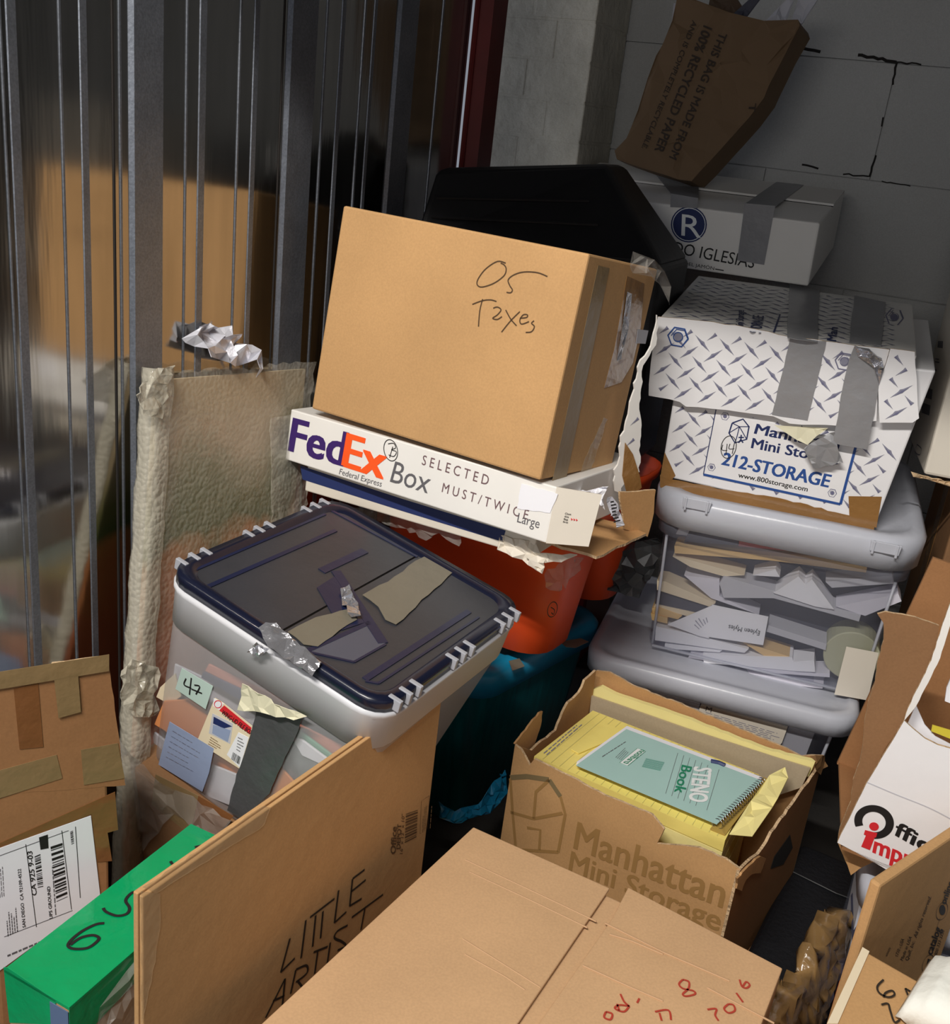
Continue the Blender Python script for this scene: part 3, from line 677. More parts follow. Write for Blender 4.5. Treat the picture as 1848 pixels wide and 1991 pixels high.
# what is inside
def sheet_in(pl, px, m, label, cat, th=.003, name='paper_folder', back=.02, group=None, jg=0):
    mb = MB(); P = pl.off(-back); mb.plate(P, jag(px, jg, 14) if jg else px, th, m); return solo(name, mb, label, cat, group, bevel=.0008)
I = F
for px, m, lb, nm, bk in (
  ([(905,130),(1330,330),(1290,560),(1000,560),(880,360)], paper_grey, 'grey papers inside the tub numbered 47, behind the note', 'paper_stack', .05),
  ([(850,320),(1000,310),(1080,400),(1240,560),(1230,700),(1060,640),(850,470),(800,440)], orange_fold, 'orange folder inside the tub numbered 47, left of its label', 'paper_folder', .022),
  ([(1050,170),(1330,300),(1300,350),(1040,200)], navy_fold, 'slate strip of a folder near the top inside the tub numbered 47', 'paper_folder', .03),
  ([(1080,130),(1500,330),(1480,380),(1060,165)], salmon_fold, 'dull pink folder at the top inside the tub numbered 47', 'paper_folder', .036),
  ([(1540,440),(1790,560),(1790,640),(1540,530)], salmon_fold, 'salmon folder inside the file tub, right of the dark tape', 'paper_folder', .024),
  ([(1500,470),(1530,460),(1730,610),(1690,650),(1500,560)], green_fold, 'sea green folder inside the file tub, right of the dark tape', 'paper_folder', .018),
  ([(1480,530),(1700,650),(1640,760),(1460,700)], dark_photo, 'grey photograph inside the file tub, right of the dark tape', 'photograph', .015),
  ([(1500,500),(1560,520),(1720,640),(1690,660),(1560,600)], paper, 'white sheet between the green folder and the photograph in the tub', 'paper_sheet', .0125),
  ([(1440,650),(1530,750),(1450,850),(1350,880),(1390,720)], orange_fold, 'orange folder inside the file tub, low right of the dark tape', 'paper_folder', .010),
  ([(1080,640),(1230,700),(1200,860),(1050,800)], paper, 'white paper low inside the tub numbered 47, beside the blue note', 'paper_stack', .014),
  ([(800,480),(900,560),(1090,680),(1050,790),(760,620)], paper_grey, 'pale papers low inside the tub numbered 47, left corner', 'paper_stack', .030),
  ([(830,250),(905,180),(935,300),(880,340),(810,300)], cream, 'cream paper at the upper left inside the tub numbered 47', 'paper_sheet', .026)):
    sheet_in(I, zg(px), m, lb, nm.split('_')[-1], name=nm, back=bk)

# ------------------------------------------------------------------ taped carton below the tub
C_ = Bx(B.P(-.011, -.013, -.272), -28.0, 1.2, 11.4, (.318, .22, .27)); 
t = thing('cardboard_carton', 'brown taped carton wrapped in film, under the translucent file tub', 'carton', C_.P(.2, .18, 0))
cc = C_.corners(); cc = [V((p.x, p.y, .002)) for p in cc[4:]] + cc[4:]
mb = MB(); mb.hexa(cc, kraft_dark); part('carton_body', mb, t, bevel=.004)
mb = MB(); mb.plate(C_.front, zg([(800,700),(1020,810),(960,1100),(750,1080)]), .0005, tape_olive, .0003); part('packing_tape', mb, t, 'olive brown tape')
mb = MB(); mb.plate(C_.front, zg([(1020,810),(1200,915),(1120,1010),(990,960)]), .0005, tape_deep, .0003); part('packing_tape', mb, t, 'dark brown tape')
mb = MB(); mb.crumple(C_.front, jag(zg([(610,500),(700,590),(800,690),(1200,930),(1130,1010),(900,900),(760,1080),(660,900)]), 2, 20), .004, 30, film, .006, 17); part('torn_film', mb, t, 'loose clear film')

# ------------------------------------------------------------------ bubble wrapped painting leaning on the metal wall
TL_, TR_ = at(300, 722, 1.222), at(606, 702, 1.553); BL_ = at(258, 1400, 1.122)
dn = (BL_ - TL_).normalized(); k = TL_.z / -dn.z
BL_ = TL_ + dn * k * .985; BR_ = BL_ + (TR_ - TL_)
PP = PlS(BL_, TR_ - TL_, TL_ - BL_)
paint = mat('painted canvas', srgb(150, 120, 84), rough=0.6)
nt = paint.node_tree; N = nt.nodes; L = nt.links; bsdf = N['Principled BSDF']
tc = N.new('ShaderNodeTexCoord'); sp = N.new('ShaderNodeSeparateXYZ'); L.new(tc.outputs['Object'], sp.inputs[0])
nz = N.new('ShaderNodeTexNoise'); nz.inputs['Scale'].default_value = 7; nz.inputs['Detail'].default_value = 3; L.new(tc.outputs['Object'], nz.inputs[0])
ma = N.new('ShaderNodeMath'); ma.operation = 'MULTIPLY_ADD'; ma.inputs[1].default_value = 0.28; L.new(nz.outputs[0], ma.inputs[0]); L.new(sp.outputs[2], ma.inputs[2])
rp = N.new('ShaderNodeValToRGB'); L.new(ma.outputs[0], rp.inputs[0]); cr = rp.color_ramp
while len(cr.elements) < 7: cr.elements.new(.5)
for e, (p, c) in zip(cr.elements, ((.0, (186,120,84)), (.48, (206,110,74)), (.66, (214,120,70)), (.735, (206,140,74)), (.77, (92,108,52)), (.83, (120,120,66)), (.90, (196,176,140)))):
    e.position = p; e.color = (*srgb(*c), 1)
L.new(rp.outputs[0], bsdf.inputs['Base Color'])
bubble = mat('bubble wrap', srgb(232, 226, 210), rough=0.14, alpha=0.17, voro=0.3, vs=150, coat=0.4)
bubble_edge = mat('bubble wrap edge', srgb(214, 208, 190), rough=0.18, alpha=0.42, voro=0.3, vs=150, bump=0.0)
t = thing('wrapped_painting', 'painting in bubble wrap leaning against the ribbed metal wall', 'painting', (BL_ + BR_) / 2)
Wp, Hp = (TR_ - TL_).length, (TL_ - BL_).length
mb = MB(); mb.plateuv(PP, [(0.012, .01), (Wp - .012, .01), (Wp - .012, Hp - .012), (0.012, Hp - .012)], .008, paint, -.010); part('painted_canvas', mb, t, 'orange and green painted canvas')
r = random.Random(5)
def wrapfn(a, b):
    x = a * Wp; y = b * Hp; e = .006 * math.sin(b * 9 + a * 4) + r.uniform(-.003, .003)
    return PP.w(x + (r.uniform(-.006, .004) if a in (0, 1) else 0), y + (r.uniform(-.008, .004) if b == 1 else 0), .006 + e * .6)
mb = MB(); mb.grid(wrapfn, 22, 48, bubble); part('bubble_wrap', mb, t, 'clear bubble wrap over the front', smooth=True, solid=.002)
def edgefn(a, b):
    k = a * 3; P3 = ((.024, .0085), (.004, .0085), (-.006, .002), (-.002, -.016)); i = min(2, int(k)); f = k - i
    x = P3[i][0]*(1-f) + P3[i+1][0]*f + r.uniform(-.0012, .0012); n = P3[i][1]*(1-f) + P3[i+1][1]*f + r.uniform(-.0008, .0008) + .0012*math.sin(b*60)
    return PP.w(x, b * (Hp + .004), n)
mb = MB(); mb.grid(edgefn, 9, 70, bubble_edge); part('wrap_edge', mb, t, 'whitish folded wrap along the left edge', smooth=True, solid=.002)
zw = lambda p: crop(0, 600, 2.64, p)
mb = MB(); mb.crumple(PP, jag(zw([(655,440),(780,300),(850,290),(830,420),(790,560),(700,540)]), 3, 10), .0035, 30, bubble_edge, .012, 31); part('wrap_corner', mb, t, 'loose corner of wrap', solid=.0015)
mb = MB(); mb.crumple(PP, jag(zw([(1370,560),(1480,540),(1560,560),(1560,1000),(1500,1080),(1380,1120)]), 2, 12), .0015, 60, bubble, .007, 32); part('wrap_overlap', mb, t, 'second layer of bubble wrap', solid=.0015)
mb = MB(); mb.crumple(PP, jag(zw([(585,1850),(640,1790),(760,1830),(760,2080),(640,2080),(590,1990)]), 3, 12), .005, 70, bubble_edge, .014, 33); part('wrap_bunch', mb, t, 'bunched wrap near the floor', solid=.0015)
# silver plastic on top of it
mb = MB(); ps = Pl(PP.w(.06, Hp, -.01), PP.u, PP.v - PP.n * .4)
mb.crumple(ps, jag(zw([(905,165),(960,120),(1000,105),(1095,125),(1105,170),(1160,165),(1230,210),(1290,300),(1285,365),(1240,290),(1150,320),(1080,280),(990,285),(975,240)]), 3, 12), .014, 34, mat('crumpled silver plastic', srgb(206, 206, 214), rough=0.28, metal=0.25, bump=0.3, bscale=30), .02, 41)
solo('plastic_mailer', mb, 'crumpled silver and white plastic mailer on top of the bubble wrapped painting', 'bag', solid=.0008)

# ------------------------------------------------------------------ carton with shipping label, left edge
zl = zg
X0, X1 = at(0, 1315, .865), at(205, 1276, .925); yaw = math.degrees(math.atan2((X1-X0).y, (X1-X0).x))
wd = math.hypot((X1-X0).x, (X1-X0).y)
hgt = min(X0.z, X1.z) - .002
B = Bx((X1.x - (wd+.02)*math.cos(math.radians(yaw)), X1.y - (wd+.02)*math.sin(math.radians(yaw)), .002), yaw, 0, 0, (wd+.02, .10, hgt)); LC = B
t = thing('shipping_carton', 'tall taped brown carton with a white shipping label, left of the green taped box', 'carton', B.P(.05, .07, 0))
part('carton_body', carton(B, kraft_deep, z1=B.h - .13), t, bevel=.003)
F = B.front
mb = MB(); mb.plate(F, jag(zl([(-40,210),(120,178),(250,152),(268,124),(420,104),(540,90),(556,135),(640,750),(-40,800)]), 1, 20), .003, kraft_deep, -.0028, corr_edge); part('front_flap', mb, t, 'upright front flap with a torn top edge')
for px, m, lb in (([(70,262),(195,230),(222,560),(100,572)], tape_deep, 'dark brown tape, upright'), ([(278,215),(400,182),(415,380),(300,412)], tape_olive, 'olive tape near the top edge'),
   ([(415,575),(605,540),(640,720),(430,755)], tape_olive, 'olive tape patch at the right'), ([(-40,690),(290,600),(320,720),(-40,835)], tape_olive, 'olive tape band'),
   ([(-40,1070),(590,790),(606,985),(552,1000),(575,1145),(500,1150),(470,905),(-40,1095)], tape_deep, 'dark brown tape around the label'), ([(-40,180),(560,85),(560,170),(-40,270)], tape_olive, 'tape along the top edge')):
    mb = MB(); mb.plate(F, zl(px), .0005, m, .0022 if 'edge' in lb else .0004); part('packing_tape', mb, t, lb)
mb = MB(); mb.plate(F, zl([(-40,1093),(466,912),(515,1330),(-40,1735)]), .0005, paper, .001); lab = part('shipping_label', mb, t, 'white shipping label')
mb = MB(); o_ = .0018
mb.strokes(F, [zl(l) for l in ([(-20,1120),(350,985)], [(130,1055),(185,1480)], [(315,985),(365,1390)], [(20,1530),(370,1395)], [(385,965),(410,1330)])], .0007, ink, o_, sm=False)
mb.plate(F, zl([(200,1025),(245,1010),(249,1080),(208,1088)]), .0001, ink, o_)
bars(mb, F, zl([(205,1105),(220,1272),(192,1278),(175,1118)]), (.02, .035, .05), ink, o_); bars(mb, F, zl([(318,1048),(345,1325),(288,1350),(257,1068)]), (.015, .03, .045), ink, o_); bars(mb, F, zl([(372,985),(378,1050),(364,1056),(358,992)]), (.05, .08), ink, o_)
mb.text(F, 'CA 925 9-03', *zl([(187,1315), (163,1090), (162,1318)]), ink, .02, o_); mb.text(F, 'UPS GROUND', *zl([(268,1435), (255,1270), (252,1438)]), ink, .02, o_)
mb.text(F, 'SAN DIEGO  CA 92109-4522', *zl([(130,1480), (105,1180), (114,1483)]), ink, .01, o_)
lines_of_print(mb, F, zl([(35,1530),(25,1400),(85,1370),(95,1500)]), 5, print_grey, .4, o_, 3); lines_of_print(mb, F, zl([(-5,1330),(-20,1130),(15,1120),(25,1320)]), 3, print_grey, .3, o_, 5)
lines_of_print(mb, F, zl([(35,1620),(290,1512),(292,1526),(37,1636)]), 1, print_grey, .6, o_, 7, (.99, 1)); lines_of_print(mb, F, zl([(280,1420),(262,1170),(272,1165),(290,1415)]), 1, print_grey, .5, o_, 8, (.99, 1))
part('label_print', mb, lab, 'black print and bar codes')

# ------------------------------------------------------------------ green taped box
z_ = .365
a, b, c = atz(11, 1884, z_), atz(142, 1950, z_), atz(372, 1603, z_)
yaw = math.degrees(math.atan2((c-a).y, (c-a).x)); u = (c-a).normalized(); n = V((u.y, -u.x, 0)); wdt = (b-a).dot(n)
B = Bx((a.x + n.x*wdt, a.y + n.y*wdt, .002), yaw, 0, 0, ((c-a).length, wdt, z_ - .002)); GRN = B
t = thing('taped_box', 'long narrow box covered in glossy green tape with a black number on it', 'box', B.P(.15, .04, 0))
part('box_body', carton(B, kraft_pale, z1=z_ - .004), t, bevel=.003)
mb = MB(); 
mb.hexa(B.corners(-.001, B.w + .001, -.0012, B.d + .0012, B.h - .004, B.h), tape_green)
mb.plate(B.left, zg([(20,1690),(40,1690),(290,1860),(275,1985),(50,1975),(30,1800)]), .0006, tape_green, .0004); 
mb.plateuv(B.front, [(-.001, B.h-.055), (.14, B.h-.035), (.14, B.h-.003), (-.001, B.h-.003)], .0006, tape_green, .0004)
part('green_tape', mb, t, 'bright green tape over the top', bevel=.0015)
mb = MB(); mb.plateuv(B.left, [(B.d*.72, B.h-.055), (B.d, B.h-.06), (B.d, B.h-.006), (B.d*.72, B.h-.006)], .0006, mat('blue tape', srgb(96, 116, 150), rough=.3), .0012); part('blue_tape', mb, t, 'patch of blue tape')
mb = MB(); mb.strokes(B.top, [zg(l) for l in ([(535,1468),(490,1475),(420,1510),(365,1555),(350,1585),(380,1600),(450,1595),(500,1560),(505,1540),(470,1530),(410,1545),(360,1580)],
   [(760,1290),(720,1310),(680,1310),(645,1350),(665,1390),(650,1420),(600,1430),(545,1410),(530,1390)], [(740,1278),(830,1232)], [(875,1150),(890,1168),(912,1160)], [(970,1112),(992,1106)], [(1000,1078),(1038,1068)])], .0034, ink, .0009); part('handwriting', mb, t, 'black marker numerals')
mb = MB(); mb.crumple(B.front, zg([(480,1880),(690,1640),(720,1640),(720,2000),(480,2000)]), .004, 30, film, .006, 19); part('torn_film', mb, t, 'clear film on the side')

# ------------------------------------------------------------------ flattened carton on edge with writing
z_ = .545
a, b = atz(278, 1745, z_), atz(862, 1333, z_)
yaw = math.degrees(math.atan2((b-a).y, (b-a).x)); 
B = Bx((a.x, a.y, .002), yaw, 0, 0, ((b-a).length, .012, z_ - .002)); LIT = B
t = thing('flattened_carton', 'flattened brown carton standing on edge with big "LITTLE ARTIST" writing', 'carton', B.P(.2, .006, 0))
mb = MB(); mb.hexa(B.corners(0, None, 0, .0045), kraft_gold); mb.hexa(B.corners(0, None, .0065, .012), kraft_gold); mb.hexa(B.corners(.004, None, .0045, .0065, 0, B.h - .004), corr_edge)
part('carton_body', mb, t, bevel=.0012)
F = B.front; zk = lambda p: crop(250, 1400, 2.464, p)
mb = MB(); mb.plate(F, jag(zk([(65,800),(120,770),(530,490),(650,410),(680,420),(650,500),(560,560),(130,830)]), 2.0, 14), .0005, tape_clear, .0003); mb.plate(F, jag(zk([(60,820),(150,830),(150,1000),(110,1250),(60,1460)]), 2, 20), .0005, tape_clear, .0003)
part('packing_tape', mb, t, 'clear tape along the edges')
mb = MB(); mb.strokes(F, [zk(l) for l in ([(772,1045),(728,1207)], [(728,1207),(795,1140)], [(848,958),(825,1140)], [(868,945),(985,855)], [(895,935),(880,1085)], [(930,915),(918,1045)], [(1005,815),(985,970)], [(985,970),(1042,918)], [(1072,760),(1058,890)], [(1072,760),(1130,716)], [(1065,822),(1135,765)], [(1058,890),(1115,855)],
   [(655,1425),(748,1238)], [(748,1238),(735,1370)], [(690,1345),(745,1320)], [(800,1195),(775,1310)], [(800,1195),(850,1175),(852,1212),(800,1255)], [(810,1250),(840,1290)], [(885,1112),(952,1085)], [(905,1105),(890,1215)], [(965,1065),(950,1170)], [(1048,983),(1000,1010),(985,1042),(1020,1060),(1040,1082),(1000,1102)], [(1068,945),(1218,835)], [(1132,895),(1112,1005)])], .0030, marker)
part('handwriting', mb, t, 'black marker capitals')
mb = MB(); T = lambda s, p, m=print_kraft, b=.0: mb.text(F, s, *zk(p), m, b)
dk = mat('dark brown print', srgb(92, 64, 38), rough=.7)
T('Office', [(1278,640), (1284,512), (1254,640)], dk, .03); T('DEPOT', [(1300,615), (1306,497), (1282,617)], dk, .03); T('16" x 12" x 10"', [(1312,640), (1322,450), (1298,640)], dk)
bars(mb, F, zk([(1385,430), (1378,560), (1322,588), (1328,450)]), (.02, .04, .06), dk)
mb.strokes(F, [zk([(1440,362),(1432,520),(1395,545),(1402,388),(1440,362)])], .0006, dk, sm=False); lines_of_print(mb, F, zk([(1405,540),(1410,400),(1432,385),(1425,515)]), 3, print_kraft); lines_of_print(mb, F, zk([(1440,520),(1455,330),(1463,325),(1450,515)]), 1, print_kraft)
part('printed_lettering', mb, t, 'small brown printed words and bar code')

# ------------------------------------------------------------------ big closed carton in front
z_ = .35
a, b, c = atz(510, 1991, z_), atz(920, 1614, z_), atz(1521, 1888, z_)
u = (c-b).normalized(); yaw = math.degrees(math.atan2(u.y, u.x)); v = V((-u.y, u.x, 0))
B = Bx((b.x - v.x*.42, b.y - v.y*.42, .002), yaw, 0, 0, ((c-b).length, .42, z_ - .006)); FC = B
t = thing('cardboard_carton', 'big pale brown carton in the foreground with two closed top flaps and red writing', 'carton', B.P(.2, .2, 0))
mb = carton(B, kraft_pale, z1=B.h - .001); part('carton_body', mb, t, bevel=.003)
PT = B.top; zm = lambda p: crop(900, 1280, 2.31, p)
g0, g1 = PT.uv(1185, 1733), PT.uv(1010, 1991)
A1 = [(-.001, -.0), (0.0, .420), g0, (g0[0] + (g1[0]-g0[0]) / (g1[1]-g0[1]) * (-g0[1]), 0)]
A1[1] = PT.uv(920, 1614); A1[0] = (PT.uv(510, 1991)[0], 0)
mb = MB(); mb.plateuv(PT, A1, .0045, kraft_pale, .0006, ); part('top_flap', mb, t, bevel=.0015)
h0, h1, h2 = PT.uv(1221, 1730), PT.uv(1521, 1888), PT.uv(1050, 1991)
e0 = PT.uv(1190, 1790)
A2 = [e0, h0, h1, (h1[0], 0), (h2[0] - (h2[1]) / (e0[1]-h2[1]) * (e0[0]-h2[0]), 0)]
mb = MB(); mb.plateuv(PT, A2[::-1], .0045, kraft_pale, -.0003); part('top_flap', mb, t, bevel=.0015)
crease_m = mat('pressed crease', srgb(196, 158, 120), rough=.8)
for fl, ls in (('crease', ([(10,905),(300,1040),(600,1182)], [(30,960),(300,1085),(560,1210)], [(0,1260),(200,1385),(350,1480)], [(10,1330),(190,1430),(280,1490)], [(640,1190),(900,1320),(1200,1450)], [(660,1240),(760,1270),(900,1330)], [(540,1380),(760,1480),(900,1540)], [(1100,1480),(1400,1640)])),):
    mb = MB()
    for l in ls:
        q = [PT.hit(*p, .0046) for p in zm(l)]; mb.tube(q, .0011, crease_m, 6)
    part('pressed_crease', mb, t, 'faint pressed ridges across the flaps')
mb = MB(); mb.strokes(PT, [zm(l) for l in ([(985,1460),(968,1480),(985,1500),(1030,1510),(1040,1525),(1000,1535),(985,1525),(1010,1500),(1012,1470),(985,1460)],
   [(1240,1460),(1250,1490),(1270,1498),(1285,1485),(1270,1470),(1255,1490)], [(1225,1520),(1255,1562)], [(1190,1570),(1170,1590),(1190,1610),(1218,1600),(1212,1575),(1190,1570)], [(1095,1595),(1135,1592),(1130,1620),(1145,1645)],
   [(790,1545),(780,1565)], [(705,1525),(722,1560),(745,1580)], [(745,1580),(700,1575),(680,1590),(720,1605),(745,1580)], [(640,1605),(632,1630),(660,1640),(668,1615),(640,1605)], [(690,1570),(700,1600)], [(860,1605),(920,1598),(932,1642)], [(880,1610),(890,1645)])], .0022, marker_red, .0055)
part('handwriting', mb, t, 'red marker writing')
# ------------------------------------------------------------------ right stack: lower clear tub
zq = lambda p: crop(1100, 900, 2.4706, p)
def flat_lid(B, z0, m, over=.010, h=.040):
    return lathe(MB(), B, [(z0 - h, -over*.55), (z0 - h, -over), (z0 - .008, -over - .002), (z0 - .001, -over + .004), (z0, .016 - over), (z0 - .006, .022 - over), (z0 - .006, .03)], m, .045, cap0=False)
def inside_sheet(pl, px, m, label, cat, depth=.05, back=.010, name='paper_sheet', group=None):
    """a sheet or bundle lying in a tub: its front edge as seen, running back into the tub"""
    P = [pl.hit(x, y, -back) for x, y in zq(px)]
    mb = MB(); mb.prism(P, -pl.n * depth, m); return solo(name, mb, label, cat, group)
B = Bx((.235, 1.639, .002), -16.3, -1.0, 0, (.452, .42, .322)); TLO = B
t = thing('clear_tub', 'lower clear plastic tub, mostly hidden behind the brown box of yellow pads', 'tub', B.P(.22, .2, 0), 'clear plastic tubs')
lathe(mb := MB(), B, [(0, .05), (.004, .042), (.27, .016), (.275, .004), (.305, .002)], clear_pl, .05, cap1=False); edges(mb, B, .004, .27, .042, .016, milky); part('tub_body', mb, t, smooth=True)
part('lid', flat_lid(B, .325, clear_lid), t, 'milky lid', smooth=True)
F = Pl(B.P(0, .03, 0), B.x, B.z - B.y*.09)
for px, m, lb, bk, nm in (([(230,990),(650,1140),(640,1185),(560,1500),(200,1500)], paper, 'white papers at the left inside the lower clear tub', .012, 'paper_stack'),
      ([(668,1120),(1075,1250),(1040,1345),(900,1500),(600,1480),(640,1190)], white_warm, 'printed page at the front inside the lower clear tub', .006, 'printed_page'),
      ([(1080,1250),(1200,1290),(1150,1420),(1020,1400)], paper_grey, 'grey papers at the right inside the lower clear tub', .014, 'paper_stack')):
    o = inside_sheet(F, px, m, lb, 'paper', .12 if nm == 'paper_stack' else .003, bk, nm)
    if nm == 'printed_page':
        mb = MB(); G = F.off(-.006); mb.text(G, 'M', *zq([(672,1190), (700,1198), (678,1168)]), print_grey)
        lines_of_print(mb, G, zq([(675,1195),(1050,1305),(1035,1345),(665,1235)]), 5, print_slate, .3, .0005, 9, (.85, 1)); part('small_print', mb, o)

# ------------------------------------------------------------------ upper clear tub full of papers
B = Bx((.326, 1.682, .3265), -15.8, 2.9, -.5, (.406, .42, .270)); TUP = B
t = thing('clear_tub', 'upper clear plastic tub packed with papers, under the diamond plate box', 'tub', B.P(.2, .2, 0), 'clear plastic tubs')
lathe(mb := MB(), B, [(0, .022), (.004, .012), (.225, .004), (.23, -.006), (.262, -.008)], clear_pl, .04, cap1=False); edges(mb, B, .004, .225, .012, .004, milky); part('tub_body', mb, t, smooth=True)
lathe(mb := MB(), B, [(.254, -.012), (.254, -.018), (.300, -.020), (.310, -.012), (.311, .006), (.304, .012), (.304, .03)], clear_lid, .06, cap0=False); ld = part('lid', mb, t, 'milky lid', smooth=True)
for cx in (630, 1535):
    p = zq([(cx, 205 if cx < 1000 else 415)])[0]; G = Pl(B.P(0, -.020, 0), B.x, B.z); u, v = G.uv(*p)
    mb = MB(); mb.plateuv(G, [(u-.022, v-.006), (u+.022, v-.006), (u+.024, v+.012), (u-.024, v+.012)], .004, clear_lid)
    for s in (-1, 1): mb.plateuv(G, [(u+s*.018-.002, v-.010), (u+s*.018+.002, v-.010), (u+s*.018+.002, v+.012), (u+s*.018-.002, v+.012)], .006, clear_lid)
    part('latch', mb, ld, 'moulded latch', bevel=.001)
F = Pl(B.P(0, .012, 0), B.x, B.z)
lilac = mat('lilac white paper', srgb(222, 220, 232), rough=.7, var=.03)
dark_in = mat('dull dark paper and tub shade', srgb(70, 70, 82), rough=.7, var=.1)  # dark folders, and the filler that paints shade inside the upper tub
sheets = (
 ([(690,990),(1010,1025),(1240,1070),(1235,1085),(990,1055)], lilac, 'lilac sheet, lowest in the upper clear tub', .008),
 ([(590,935),(600,915),(1200,1010),(1270,1010),(1270,1030),(1000,1010)], lilac, 'second sheet from the bottom of the upper clear tub', .010),
 ([(1090,955),(1195,948),(1200,1005),(1105,1000)], paper, 'small white square paper low in the upper clear tub, right of the white envelope', .006),
 ([(660,920),(1090,935),(1105,1000),(665,960)], paper, 'white envelope low in the upper clear tub, under the brown envelope corner', .008),
 ([(478,868),(760,895),(740,910),(476,892)], paper, 'thin white sheet under the long white envelope at lower left', .012),
 ([(435,785),(640,830),(880,895),(860,912),(430,852)], paper, 'long white envelope at lower left, just below the name card', .008),
 ([(840,855),(1090,935),(1050,945),(960,930)], manila, 'tan envelope corner just below the name card', .011),
 ([(975,780),(1255,870),(1250,900),(965,810)], paper_grey, 'long pale folder edge, right of the name card', .014),
 ([(410,722),(490,745),(490,772),(415,755)], manila, 'tan envelopes at the left edge of the clear tub', .014),
 ([(415,700),(440,690),(560,735),(540,752),(418,722)], manila, 'tan bundle just above the left edge envelopes in the clear tub', .018),
 ([(430,678),(660,728),(600,740),(425,695)], cream, 'cream sheet above the tan bundle in the clear tub', .020),
 ([(440,610),(700,690),(620,720),(430,678)], dark_in, 'dark folder at the left of the upper clear tub', .022),
 ([(440,565),(480,570),(720,675),(690,690),(440,610)], cream, 'cream papers above the dark folder in the upper clear tub', .016),
 ([(740,580),(760,545),(1300,700),(1420,730),(1410,762),(1000,650),(760,648)], paper_grey, 'long grey white sheet sagging across the middle of the clear tub', .010),
 ([(570,540),(740,560),(740,640),(930,730),(700,650)], lilac, 'pale sheet bending down at the centre left of the clear tub', .020),
 ([(1000,625),(1120,545),(1150,580),(1290,705),(1200,690)], paper, 'folded white paper peak in the middle of the clear tub', .006),
 ([(1150,585),(1185,560),(1292,705),(1240,690)], paper, 'second white paper peak, right of the first, in the clear tub', .005),
 ([(900,540),(1010,512),(1030,548)], paper, 'small white triangle of paper above the paper peaks', .012),
 ([(1300,690),(1600,630),(1615,665),(1440,735)], lilac, 'pale printed sheets at the right middle of the clear tub', .012),
 ([(1250,572),(1570,540),(1580,580),(1280,600)], paper_grey, 'grey blue sheet at the upper right of the clear tub', .016),
 ([(515,450),(560,455),(860,540),(760,545),(600,500)], cream, 'curved cream papers below the long tan book', .014),
 ([(523,400),(540,398),(1450,495),(1445,527),(1000,470),(525,434)], manila, 'long tan book near the top of the upper clear tub', .010),
 ([(835,355),(950,358),(1240,440),(832,400)], red_fold, 'dull red folder near the top of the upper clear tub', .016),
 ([(590,340),(830,345),(830,395),(570,380)], dark_in, 'slate folder left of the dull red one in the clear tub', .016),
 ([(560,290),(640,285),(1400,430),(1560,480),(1540,520),(1240,440),(530,342)], paper_grey, 'broad pale sheet at the very top inside the upper clear tub', .030),
 ([(470,420),(1560,540),(1500,900),(1250,1000),(430,760)], dark_in, 'dark filler for the shaded depth behind the folders of the upper clear tub', .070),  # dark sheet standing in for the shade deep inside the tub
 ([(430,760),(1250,1000),(1240,1085),(430,900)], paper_grey, 'grey papers at the back bottom of the upper clear tub', .060))
for px, m, lb, bk in sheets:
    nm = 'paper_folder' if ('folder' in lb or 'book' in lb) else ('envelope' if 'envelope' in lb else 'paper_sheet')
    inside_sheet(F, px, m, lb, 'folder' if nm == 'paper_folder' else ('envelope' if nm == 'envelope' else 'paper'), .045, bk, nm)
G = F.off(-.004)
mb = MB(); mb.plate(G, zq([(490,775),(715,680),(690,842),(640,830)]), .0006, paper); o = solo('envelope', mb, 'white envelope corner with a printed address, left of the name card', 'envelope')
mb = MB(); lines_of_print(mb, G, zq([(640,800),(600,765),(680,715),(690,760)]), 5, print_slate, .3, .0012, 4); part('address_print', mb, o)
G = F.off(-.003)
mb = MB(); mb.plate(G, zq([(705,680),(975,738),(950,875),(685,835)]), .0006, paper); o = solo('name_card', mb, 'white card with an upside down printed name inside the clear tub', 'card')
mb = MB(); mb.text(G, 'Eyleen Myles', *zq([(936,806), (786,776), (931,828)]), ink, .005, .0013); part('card_print', mb, o)
mb = MB(); c = F.hit(*zq([(1375,930)])[0], -.02); R_ = .047
for q, rr in ((0, R_), ): mb.tube([c - F.n*.14, c - F.n*.01, c], R_, mat('pale olive lid', srgb(190, 190, 160), rough=.4), 36)
solo('round_tin', mb, 'round tin with a pale olive lid at the right inside the clear tub', 'tin', bevel=.002)
mb = MB(); mb.plate(F.off(.0105), zq([(1350,882),(1505,912),(1452,1140),(1292,1112)]), .0005, white_warm); o = solo('paper_label', mb, 'blank cream paper taped low on the front of the clear tub', 'label')

# ------------------------------------------------------------------ diamond plate storage box, numbered 44
B = Bx((.290, 1.703, .648), -17.7, 4.9, -1.6, (.377, .384, .279)); MAN = B
zr = lambda p: crop(1200, 500, 2.852, p)
t = thing('storage_box', 'white diamond plate printed storage box with drooping lid and number 44, silver taped', 'box', B.P(.19, .19, 0))
F = B.front
bot = [F.hit(1285, 925), F.hit(1703, 1021)]; topL, topR = F.hit(1308, 785), F.hit(1768, 855)
topL += (topL - bot[0]) * .75; topR += (topR - bot[1]) * .75
mb = MB(); dv = B.y * .36
c = [bot[0], bot[1], bot[1] + dv, bot[0] + dv, topL, topR, topR + dv, topL + dv]; mb.hexa(c, white_glare)
poly = [F.uv(*p) for p in zr([(262,1180),(310,800),(1610,1000),(1440,1440)])]
pan = [F.uv(*p) for p in zr([(540,830),(470,1215),(1250,1385),(1340,1040)])]
tread(mb, F, poly, sp=.026, ln=.037, wd=.006, dx=.0, dy=.008)
